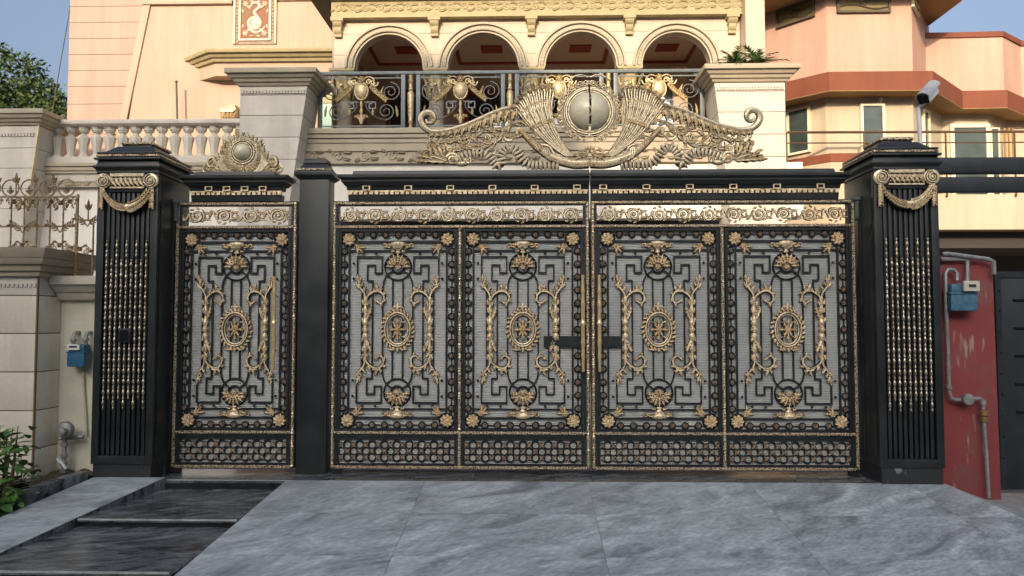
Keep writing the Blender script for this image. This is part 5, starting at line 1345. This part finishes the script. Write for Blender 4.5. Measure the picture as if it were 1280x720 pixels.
# terrace with balustrade on the left
tb = thing('balustrade', (-7.6, 8.1, 4.3), 'stone balustrade of vase balusters on the moulded terrace edge at upper left', 'balustrade')
mb = MB(); mb.box(-9.62, -5.2, 8.0, 9.4, 3.9, 4.245); mb.box(-9.62, -5.2, 7.96, 8.3, 4.246, 4.372); part('plinth', mb, M_stone, tb, bevel=.006)
mb = MB()
for z0, z1, d in ((4.18, 4.243, .03), (4.10, 4.17, .0), (4.05, 4.09, -.02)): mb.box(-9.62, -5.2, 7.94-d, 7.999, z0, z1)
part('moulding', mb, M_taupe, tb, bevel=.005)
mb = MB(); mb.box(-9.62, -5.2, 8.02, 8.2, 3.80, 4.045); fr2 = part('relief_frieze', mb, M_taupe, tb)
b = MB()
for i in range(12):
    x = lerp(-9.4, -5.4, i/11); b.at(x, 8.02, 3.92, .0125, 1, 1 if i % 2 else -1)
    b.spiral((0, 0), 8, 1.5, pi, -1.6, 1.0, .6, .3, 22, seg=5); b.leaf((8, 4), .3, 13, 5.5, -1.0, 1.4, .1, 6, 3); b.leaf((7, -4), -.4, 12, 5, .9, 1.4, .1, 6, 3); b.leaf((-8, 4), 2.2, 9, 5, .8, 1.4, .1, 6, 2)
part('relief_scrolls', b, M_taupe, fr2)
mb = MB(); mb.box(-9.62, -5.2, 8.12, 8.4, .0, 3.799); part('terrace_wall', mb, M_white, tb)
me = mesh(MB().lathe([(.105, 0), (.105, .045), (.070, .06), (.066, .09), (.074, .17), (.095, .29), (.114, .375), (.110, .40), (.075, .425), (.054, .445), (.052, .475), (.08, .495), (.085, .515), (.10, .525), (.10, .57), (.112, .575), (.112, .60)], (0, 0, 0), 8, rot=pi/8), 'baluster', M_stone, 35)
x = -9.40
while x < -5.3:
    inst('baluster', me, (x, 8.12, 4.373), tb); x += .2545
mb = MB(); mb.frust((-9.62, -5.2, 7.99, 8.25), 4.974, (-9.62, -5.2, 7.95, 8.29), 5.00); mb.box(-9.62, -5.2, 7.94, 8.30, 5.001, 5.085); part('handrail', mb, M_stone, tb, bevel=.012)

fp = thing('stone_pier', (-9.8, 7.9, 0), 'far cream panelled pier with moulded cap at the upper left edge, before the tree', 'pier')
xR = lambda z: lerp(-9.326, -9.193, (z-3.706)/(4.834-3.706))
zz = [-.03, 1.5, 2.6, 3.32, 3.70, 4.08, 4.46, 4.88]
for a, b_ in zip(zz[:-1], zz[1:]):
    a2, b2 = a+.004, b_-.004; mb = MB()
    mb.hexa([(-13,7.6,a2),(xR(a2),7.6,a2),(xR(a2),8.6,a2),(-13,8.6,a2),(-13,7.6,b2),(xR(b2),7.6,b2),(xR(b2),8.6,b2),(-13,8.6,b2)]); part('stone_course', mb, M_stone, fp, smooth=0, bevel=.004)
mb = MB(); dentil_strip(mb, -13, -9.26, 4.68, 4.745, .06, 7.57, 7.602); part('dentil_strip', mb, M_stone, fp)
mb = MB()
for z0, z1, d0, d1 in ((4.885, 4.93, .03, .05), (4.935, 4.99, .08, .11), (4.995, 5.06, .14, .17), (5.065, 5.15, .20, .20)):
    mb.frust((-13, -9.19+d0, 7.6-d0, 8.6+d0), z0, (-13, -9.19+d1, 7.6-d1, 8.6+d1), z1)
part('pier_cap', mb, M_taupe, fp, bevel=.005)
mb = MB(); mb.hexa([(xR(3.3)-.004,7.59,3.3),(xR(3.3)+.012,7.59,3.3),(xR(3.3)+.012,7.63,3.3),(xR(3.3)-.004,7.63,3.3),(xR(4.88)-.004,7.59,4.88),(xR(4.88)+.012,7.59,4.88),(xR(4.88)+.012,7.63,4.88),(xR(4.88)-.004,7.63,4.88)]); part('corner_trim', mb, M_trim, fp)

# ------------------------------------------------------------------ balcony railing
YR = 6.14
br = thing('balcony_railing', (-.3, YR, 4.36), 'wrought iron balcony railing with gilded ovals and scrolls below the arches', 'railing')
zb, zt = 4.365, 5.33
mb = MB(); mb.box(-3.53, 2.86, YR-.03, YR+.03, zt-.035, zt+.02); part('top_rail', mb, M_rail, br, bevel=.006)
panels = [(-3.49, -2.11), (-1.86, -.46), (-.23, 1.155), (1.39, 2.80)]
PXR = .01295
for a, b_ in panels:
    for x in (a, b_):
        mb = MB(); mb.box(x-.035, x+.035, YR-.022, YR+.022, zb, zt-.036); part('post', mb, M_rail, br, bevel=.004)
    c = (a+b_)/2; W = (b_-a)/2/PXR-3.2
    g = MB().at(c, YR, 4.868, PXR)
    g.bars([(-W, -33), (W, -33)], .8, -.6, .6); g.bars([(-W, 29), (W, 29)], .7, -.6, .6); g.bars([(-W, 33.5), (W, 33.5)], .7, -.6, .6)
    for s_ in (-1, 1):
        g.spiral((s_*(W-13), 11), 12.5, 2, R(90) if s_ > 0 else R(90), -s_*1.0*1.9, .85, .6, 0, 40)
        g.spiral((s_*(W-19), -14), 11, 2, R(-90), s_*1.8, .85, .6, 0, 36)
        g.tube(curve([(s_*(W-19), -25), (s_*(W-30), -22), (s_*13, -17), (s_*6, -8), (s_*8, 0)], 5), .75, 5)
        g.bars([(s_*18, -2), (s_*18, -10), (s_*10, -10), (s_*10, -4), (s_*14, -4)], .7, -.5, .5); g.bars([(s_*4, -2), (s_*18, -2)], .7, -.5, .5)
        g.spiral((s_*(W-5), 31), 2.2, .7, 0, s_*1.2, .6, .5, 0, 12)
        g.tube(curve([(s_*(W-19), -3), (s_*(W-24), 2), (s_*(W-26), 12)], 5), .8, 5)
    gp_ = part('scrollwork', g, M_rail, br)
    g = MB().at(c, YR-.02, 4.868, PXR)
    g.dome((0, 12, 0), 8.6, 4.5, 18, 4, 11.6); g.ring((0, 12), 8.6, 1.1, 22, 5, 11.6, w=.6)
    part('oval_boss', g, M_pgold, gp_)
    g = MB().at(c, YR-.02, 4.868, PXR)
    g.rosette((0, 26.5), 5.0, 7, .5, 2)
    for s_ in (-1, 1):
        g.tube(curve([(s_*4, 28, .4), (s_*10, 30, .4), (s_*16, 26, .4), (s_*15, 20, .4), (s_*19, 18, .4), (s_*22, 23, .4)], 5), 1.0, 5)
        g.spiral((s_*9, 23.5), 3.6, 1, 0, s_*1.4, .9, .6, .4, 18); g.spiral((s_*14.5, 22.5), 3, 1, 0, -s_*1.4, .9, .6, .4, 18)
        for k in range(8):                                   # hanging swag
            t_ = k/7; u, v = s_*(11+t_*19), 19-17*t_**.8
            for d in (-.5, .5): g.leaf((u, v), (-.7 if s_ > 0 else pi+.7)+d, 6, 4.2, 0, 1.5, .4, 4)
        g.leaf((s_*(W-25), 4), pi/2, 15, 3.6, -s_*.6, 1.2, .3, 6, 3); g.leaf((s_*(W-4), -22), pi/2, 16, 3.4, s_*.35, 1.2, .3, 6, 3)
        g.leaf((s_*15, -20), pi/2, 10, 3.6, 0, 1.2, .3, 5, 2)
        g.leaf((s_*1, -22), pi/2-s_*1.1, 9, 5, -s_*1.3, 1.5, .4, 6, 2); g.leaf((s_*1, -26), pi/2-s_*.7, 8, 4, s_*.4, 1.3, .4, 5)
    g.lathe([(1.2, -5), (2, -8), (1.1, -12), (2.4, -15), (1.0, -19), (3, -24), (3.6, -28), (1.5, -32)], (0, 0, 0), 8, 'z') if False else g.tube([(0, -1, 0), (0, -5, 0), (0, -9, 0), (0, -14, 0), (0, -19, 0), (0, -25, 0), (0, -31, 0)], [1, 2.2, 1.1, 2.4, 1.2, 3.2, 1.6], 8)
    part('gilded_ornament', g, M_pgold, gp_, kind='stuff')
b = MB(); b.lathe([(.05, 0), (.05, .04), (.025, .06), (.03, .12), (.045, .14), (.03, .17), (.045, .26), (.058, .60), (.055, .63), (.03, .65), (.045, .68), (.028, .72), (.035, .80), (.05, .82), (.03, .85), (.04, .92)], (0, 0, 0), 12)
me = mesh(b, 'turned_baluster', M_pgold, 40)
for x in (-1.985, -.345, 1.272): inst('turned_baluster', me, (x, YR, zb), br)

# palms on the right pier
for px_, s_, lab in ((921, 1.0, 'small feathery palm on the right pier cap beside the arch'), (946, 1.05, 'small feathery palm on the right pier cap under the white pillar')):
    x = U(px_, 78, 5.62)[0]
    t = thing('potted_palm', (x, 5.62, 5.19), lab, 'plant')
    mb = MB(); mb.lathe([(.06, 0), (.085, .07), (.09, .075), (.08, .076)], (x, 5.62, 5.19), 12); part('pot', mb, M_eave, t)
    for k in range(26):
        a = random.uniform(0, 2*pi); el = random.uniform(.15, 1.2); L = random.uniform(.26, .42)*s_
        mb = MB(); pts = []
        for i in range(7):
            s = i/6; r_ = L*s*cos(el)*(1+.3*s); pts.append(Vector((x+r_*cos(a), 5.62+r_*sin(a)*.6, 5.24+L*s*sin(el)-.12*s*s)))
        for i in range(1, 7):
            d = (pts[i]-pts[i-1]).normalized(); sd = d.cross(Vector((0, 0, 1))).normalized()
            for sg in (-1, 1):
                tip = pts[i]+sd*sg*.11*(1-.45*i/6)+d*.06-Vector((0, 0, .02))
                q = [mb.add(tuple(v)) for v in (pts[i-1], pts[i], tip)]; mb.face(q)
        part('frond', mb, M_leaf, t, smooth=0)

# ------------------------------------------------------------------ neighbouring house on the right
nh = thing('neighbour_house', (8.5, 12, 0), 'salmon and yellow faceted house with terracotta bands on the right', 'house')
foot = [(4.9, 13.0), (5.961, 11.5), (6.691, 10.8), (8.996, 10.8), (10.486, 12.3), (11.527, 12.25), (12.34, 12.9), (16, 13.2)]
def inset(fp, d):
    out = []
    for i, p in enumerate(fp):
        a = Vector(fp[max(i-1, 0)]); c = Vector(fp[min(i+1, len(fp)-1)]); t = (c-a).normalized(); out.append((p[0]-t.y*d, p[1]+t.x*d))
    return out
def ribbon_wall(mb, fp, z0, z1, th=.2):
    back = inset(fp, th)
    for i in range(len(fp)-1):
        a, b_, c, d = fp[i], fp[i+1], back[i+1], back[i]
        mb.hexa([(a[0],a[1],z0),(b_[0],b_[1],z0),(c[0],c[1],z0),(d[0],d[1],z0),(a[0],a[1],z1),(b_[0],b_[1],z1),(c[0],c[1],z1),(d[0],d[1],z1)])
mb = MB(); ribbon_wall(mb, foot, 6.42, 6.845, .25); part('terracotta_band', mb, M_terra, nh, smooth=0)
mb = MB(); ribbon_wall(mb, inset(foot, .004), 6.40, 6.419, 1.2); part('soffit', mb, M_soffit, nh, smooth=0)
up = [(4.9, 12.9), (5.62, 12.1), (6.69, 10.87), (8.59, 10.87), (10.02, 12.86), (10.02, 16)]
mb = MB(); ribbon_wall(mb, up, 6.846, 8.649, .3); part('upper_wall', mb, M_salmon, nh, smooth=0)
mb = MB(); ribbon_wall(mb, [(9.60, 12.38), (10.45, 12.37), (11.5, 12.32), (12.34, 12.97), (16, 13.27)], 6.846, 8.18, .3); part('parapet_wall', mb, M_salmon, nh, smooth=0)
mb = MB(); ribbon_wall(mb, [(9.55, 12.34), (10.46, 12.33), (11.5, 12.28), (12.36, 12.93), (16, 13.2)], 8.181, 8.31, .4); part('parapet_coping', mb, M_terra, nh, smooth=0)
lo = inset(foot, .55)
mb = MB(); ribbon_wall(mb, lo, 3.3, 6.399, .2); part('lower_wall', mb, M_ycream, nh, smooth=0)
mb = MB(); ribbon_wall(mb, inset(foot, -.02)[:4], 4.80, 4.99, 1.0); part('floor_band', mb, M_terra, nh, smooth=0)
mb = MB(); ribbon_wall(mb, foot[:4], 3.27, 4.799, .25); part('ground_wall', mb, M_ycream, nh, smooth=0)
mb = MB(); mb.box(9.0, 16, 10.78, 11.0, 3.27, 4.05); part('terrace_parapet', mb, M_ycream, nh, smooth=0)
mb = MB(); mb.box(9.0, 16, 11.0, 13.3, 3.268, 3.40); part('terrace_floor', mb, M_soffit, nh, smooth=0)
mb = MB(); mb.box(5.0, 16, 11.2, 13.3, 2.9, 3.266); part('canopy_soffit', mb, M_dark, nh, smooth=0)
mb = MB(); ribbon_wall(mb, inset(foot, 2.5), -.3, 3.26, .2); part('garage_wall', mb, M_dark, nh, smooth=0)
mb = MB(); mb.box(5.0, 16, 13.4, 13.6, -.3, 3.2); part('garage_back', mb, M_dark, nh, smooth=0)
# roof eave with dark soffit over the upper storey
roof = [(3.9, 12.4), (4.9, 11.6), (6.35, 10.1), (8.95, 10.1), (9.97, 11.3), (9.97, 12.845), (9.97, 16), (3.9, 16)]
mb = MB(); mb.prism(roof, lambda p, k: (p[0], p[1], 8.65 if k == 0 else 8.70)); part('roof_soffit', mb, M_soffit, nh, smooth=0)
mb = MB(); mb.prism(roof, lambda p, k: (p[0], p[1], 8.701 if k == 0 else 9.0)); part('roof_edge', mb, M_terra, nh, smooth=0)
# windows: (facet, along-from, along-to, z0, z1)
def facet_window(fp, i, px0, px1, py0, py1, name, glass, frame_w=.05, grille=False, off=.0):
    a, b_ = Vector(fp[i]), Vector(fp[i+1])
    d = (b_-a); 
    def at(px_):                                   # where the sight line of a pixel column meets the facet
        q = U(px_, 200, 10); dx, dy = q[0]-CAM[0], q[1]-CAM[1]
        den = dx*d.y-dy*d.x; t = ((a.x-CAM[0])*d.y-(a.y-CAM[1])*d.x)/den
        return Vector((CAM[0]+dx*t, CAM[1]+dy*t))
    p0, p1 = at(px0), at(px1); dd = (p1-p0).normalized(); n = Vector((dd.y, -dd.x))
    z1, z0 = U((px0+px1)/2, py0, (p0.y+p1.y)/2)[2], U((px0+px1)/2, py1, (p0.y+p1.y)/2)[2]
    c = (p0+p1)/2; L = (p1-p0).length/2
    def bx(mb, u0, u1, za, zb_, n0, n1):
        o_ = c+dd*(u0+u1)/2+n*(n0+n1)/2
        mb.obox((o_.x, o_.y, (za+zb_)/2), ((dd.x, dd.y, 0), (n.x, n.y, 0), (0, 0, 1)), ((u1-u0)/2, (n1-n0)/2, (zb_-za)/2))
    mb = MB(); bx(mb, -L, L, z0, z1, .01, .03); g_ = part(name, mb, glass, nh, smooth=0)
    mb = MB(); w_ = frame_w
    bx(mb, -L-w_, -L, z0-w_, z1+w_, .005, .07); bx(mb, L, L+w_, z0-w_, z1+w_, .005, .07); bx(mb, -L, L, z1, z1+w_, .006, .069); bx(mb, -L, L, z0-w_, z0, .006, .069)
    part('window_frame', mb, M_wframe if not grille else M_eave, g_, smooth=0)
    if grille:
        for fz_ in (.25, .75):
            pts = [(c.x+dd.x*L*lerp(-1, 1, k/14)+n.x*.05, c.y+dd.y*L*lerp(-1, 1, k/14)+n.y*.05, lerp(z0, z1, fz_)+.05*sin(k/14*2*pi)) for k in range(15)]
            mb = MB(); mb.tube(pts, .012, 5); part('window_scroll', mb, M_eave, g_)
        pts = [(c.x+dd.x*.12*cos(a_)*(1-a_/14)+n.x*.05, c.y+dd.y*.12*cos(a_)*(1-a_/14)+n.y*.05, (z0+z1)/2+.1*sin(a_)*(1-a_/14)) for a_ in [k*.5 for k in range(20)]]
        mb = MB(); mb.tube(pts, .011, 5); part('window_scroll', mb, M_eave, g_)
M_ybl = mat('yellow_blind', (0.20, 0.155, 0.06), 0.35, 0, 0.12, 3)
facet_window(up, 3, 1144, 1151, 6, 14, 'upper_window', M_ybl, .03)
facet_window(up, 1, 977, 1020, 9, 26, 'upper_window', M_ybl, .05, True)
facet_window(up, 2, 1052, 1114, -5, 14, 'upper_window', M_ybl, .05, True)
facet_window(lo, 1, 988, 1012, 138, 190, 'window', M_glass, .05)
facet_window(lo, 2, 1079, 1103, 133, 188, 'window', M_glass, .06)
facet_window(lo, 3, 1154, 1160, 140, 196, 'window', M_glass, .04)
facet_window(lo, 4, 1192, 1232, 160, 247, 'window', M_glass, .09)
facet_window(lo, 4, 1239, 1247, 162, 247, 'window', M_glass, .03)
# dark downpipes beside the far window
for pxx in (1256, 1261, 1266):
    x, _, z = U(pxx, 170, 12.6)
    mb = MB(); mb.tube([(x, 12.6, 4.99), (x, 12.6, 6.0)], .03, 6, up=(0, 1, 0)); part('grille_bar', mb, M_soffit, nh)
nr = thing('terrace_rail', (8, 10.9, 4.99), 'thin brown two-bar railing along the terrace of the salmon house', 'railing')
for z, r_ in ((5.455, .03), (5.215, .016)):
    mb = MB(); mb.tube([(5.72, 10.74, z), (16, 10.74, z-.03)], r_, 6, up=(0, 0, 1)); part('rail_bar', mb, M_brail, nr)
for pxx in (983, 1080, 1182, 1268):
    x = U(pxx, 170, 10.74)[0]; mb = MB(); mb.tube([(x, 10.74, 4.0), (x, 10.74, 5.45)], .022, 6, up=(0, 1, 0)); part('rail_post', mb, M_brail, nr)
# small lamp under the soffit
lp = U(1100, 118, 11.3); mb = MB(); mb.lathe([(.02, -.02), (.06, -.03), (.05, -.09), (.03, -.16), (.05, -.20), (.02, -.23)], (lp[0], lp[1], 6.41), 10)
part('soffit_lamp', mb, M_wframe, nh)

# ------------------------------------------------------------------ vegetation
def leaf_mesh(name, m, L, W):
    b = MB(); n = 4; rows = []
    for i in range(n+1):
        s = i/n; hw = W/2*sin(pi*min(.97, s*.92+.05)); z = -.25*L*s*s
        rows.append([b.add((-hw, L*s, z+.12*hw)), b.add((0, L*s, z-.10*hw)), b.add((hw, L*s, z+.12*hw))])
    for i in range(n):
        for k in range(2): b.face((rows[i][k], rows[i][k+1], rows[i+1][k+1], rows[i+1][k]))
    return mesh(b, name, m, 60)
me_lf = leaf_mesh('leaf', M_bushleaf, .10, .055)
bu = thing('shrub', (-3.70, -.98, -.2), 'leafy green shrub at the lower left edge beside the planting bed', 'shrub')
stems = []
for k in range(12):
    a = random.uniform(0, 2*pi); top = Vector((-3.70+.22*cos(a)*random.random(), -.98+.2*sin(a)*random.random(), random.uniform(.15, .50))); b0 = Vector((-3.70, -.98, -.3))
    pts = [b0, b0.lerp(top, .5)+Vector((.04*cos(a), .04*sin(a), 0)), top]
    mb = MB(); mb.tube([tuple(p) for p in pts], [.010, .007, .003], 5, up=(1, 0, 0)); part('stem', mb, M_bark, bu); stems.append(pts)
for k in range(290):
    s_ = random.choice(stems); t_ = random.uniform(.12, 1.0)
    p = s_[0].lerp(s_[1], t_*2) if t_ < .5 else s_[1].lerp(s_[2], t_*2-1)
    p = p+Vector((random.gauss(0, .085), random.gauss(0, .07), random.gauss(0, .05)))
    sc_ = random.uniform(.6, 1.25)
    inst('leaf', me_lf, p, bu, (random.uniform(-.5, .7), random.uniform(-.5, .5), random.uniform(0, 6.28)), (sc_, sc_, sc_))
pt = thing('potted_plant', (-3.74, -.66, -.06), 'tiny seedling with heart-shaped leaves in a dark pot in the planting bed', 'plant')
mb = MB(); mb.lathe([(.04, 0), (.055, .05), (.06, .07), (.05, .07), (.045, .05)], (-3.74, -.66, -.05), 12); part('pot', mb, M_lens, pt)
for k in range(4):
    a = k*1.6+.3; tip = Vector((-3.74+.07*cos(a), -.66+.05*sin(a), .10+.04*k))
    mb = MB(); mb.tube([(-3.74, -.66, 0), tuple(tip)], .003, 5, up=(1, 0, 0)); part('stem', mb, M_leaf, pt)
    for q in range(3): inst('leaf', me_lf, tip+Vector((random.gauss(0, .02), random.gauss(0, .02), 0)), pt, (random.uniform(-.4, .5), random.uniform(-.4, .4), random.uniform(0, 6.28)), (.8, .6, .8))
gr = MB()
for k in range(260):
    x, y = random.uniform(-4.4, -3.60), random.uniform(-.45, -.06); a = random.uniform(0, 6.28); h = random.uniform(.02, .07)
    q = [gr.add((x+.004*cos(a), y+.004*sin(a), -.04)), gr.add((x-.004*cos(a), y-.004*sin(a), -.04)), gr.add((x+random.gauss(0, .02), y+random.gauss(0, .02), -.03+h))]; gr.face(q)
o = solid('weeds', gr, M_leaf, None, None, smooth=0); o['kind'] = 'stuff'; o['label'] = 'sparse weeds and grass blades on the soil below the beige pier'

def tree(name, base, blobs, n, size, label, seed, trunk_r=.18):
    rnd = random.Random(seed)
    t = thing(name, base, label, 'tree')
    mb = MB(); B0 = Vector(base)
    topc = Vector(blobs[0][0])
    mb.tube([tuple(B0), tuple(B0.lerp(topc, .5)+Vector((.1, 0, 0))), tuple(topc)], [trunk_r, trunk_r*.7, trunk_r*.3], 8, up=(0, 1, 0))
    for c, r in blobs[1:]:
        mid = B0.lerp(topc, .55); mb.tube([tuple(mid), tuple(mid.lerp(Vector(c), .6)+Vector((0, 0, .2))), tuple(c)], [trunk_r*.5, trunk_r*.3, trunk_r*.1], 6, up=(0, 1, 0))
    part('trunk', mb, M_bark, t)
    mb = MB()
    tot = sum(r**2 for _, r in blobs)
    for c, r in blobs:
        for k in range(int(n*r*r/tot)):
            v = Vector((rnd.gauss(0, 1), rnd.gauss(0, 1), rnd.gauss(0, 1))).normalized()*r*(.55+.5*rnd.random()**.6)
            p = Vector(c)+v; p.z = c[2]+v.z*.8
            for q in range(4):
                pp_ = p+Vector((rnd.gauss(0, 1), rnd.gauss(0, 1), rnd.gauss(0, 1)))*size*.9
                d = Vector((rnd.gauss(0, 1), rnd.gauss(0, 1), rnd.gauss(0, .7))).normalized(); e = d.cross(Vector((rnd.gauss(0, 1), rnd.gauss(0, 1), rnd.gauss(0, 1)))).normalized()
                s_ = size*rnd.uniform(.6, 1.3)
                i4 = [mb.add(tuple(pp_+x)) for x in (-d*s_, e*s_*.4, d*s_, -e*s_*.4)]; mb.face(i4)
    part('crown', mb, M_tree, t, smooth=0)
tree('leafy_tree', (-15.2, 14, -.4), [((-13.9, 14, 6.6), 1.5), ((-15.0, 14.3, 7.6), 1.6), ((-12.9, 13.8, 6.1), 1.15), ((-14.0, 13.2, 5.6), 1.5), ((-16.2, 14, 6.6), 1.9), ((-12.3, 14.4, 5.6), 1.1)], 6500, .085, 'green leafy tree against the sky behind the far left pier', 3)

# overhead wire
wv = thing('overhead_wire', (U(90, 0, 12)[0], 12, 5), 'thin dark wire hanging in the sky beside the pink wall', 'wire')
mb = MB(); mb.tube([U(93, -30, 12), U(86, 20, 12), U(78, 65, 12), U(72, 100, 12), U(64, 150, 12)], .012, 5, up=(0, 1, 0)); part('strand', mb, M_eave, wv)
wr = thing('wall_rod', (U(221, 150, 9.2)[0], 9.2, 5), 'thin upright dark metal rod standing in front of the peach wall behind the balustrade', 'rod')
mb = MB(); mb.tube([U(222, 170, 9.2), U(220.5, 104, 9.2)], .022, 6, up=(0, 1, 0)); part('rod', mb, M_eave, wr)
mb = MB(); mb.dome((0, 0, 0), 1, 1, 6, 2); mb.v = [(U(220.5, 103, 9.2)[0]+p[0]*.035, 9.2+p[1]*.035, U(220.5, 103, 9.2)[2]+p[2]*.05) for p in mb.v]; part('rod_cap', mb, M_eave, wr)

# ------------------------------------------------------------------ across the street, out of view: houses added and sized to shade the gate
def shading_house(x0, x1, y0, y1, h, label, m):
    t = thing('shading_house', ((x0+x1)/2, y1, ROADZ), label, 'house', 'unseen houses that shade the gate')
    mb = MB(); mb.box(x0, x1, y0, y1, ROADZ-.1, h); part('wall', mb, m, t)
    mb = MB(); mb.box(x0-.15, x1+.15, y0-.15, y1+.15, h+.001, h+.18); part('parapet', mb, M_terra, t)
    n = max(1, int((x1-x0)/3))
    for f_ in range(int(h//3.2)):
        for i in range(n):
            c = lerp(x0, x1, (i+.5)/n); z = f_*3.2+1.0
            mb = MB(); mb.box(c-.6, c+.6, y1-.01, y1+.03, z, z+1.4); wn = part('window', mb, M_glass, t, smooth=0)
            mb = MB(); mb.box(c-.7, c+.7, y1, y1+.06, z-.1, z-.001); mb.box(c-.7, c+.7, y1, y1+.06, z+1.401, z+1.5); part('window_frame', mb, M_wframe, wn, smooth=0)
shading_house(-8.7, 30, -46, -34, 15.7, 'unseen wide pale four-storey house added across the street to shade the gate', M_white)
shading_house(-40, -8.8, -46, -34, 20.6, 'unseen tall pale five-storey house added across the street to shade the left wing', M_stone)
print('objects', len(bpy.data.objects), 'tris', sum(len(o.data.polygons) for o in bpy.data.objects if o.type == 'MESH'))
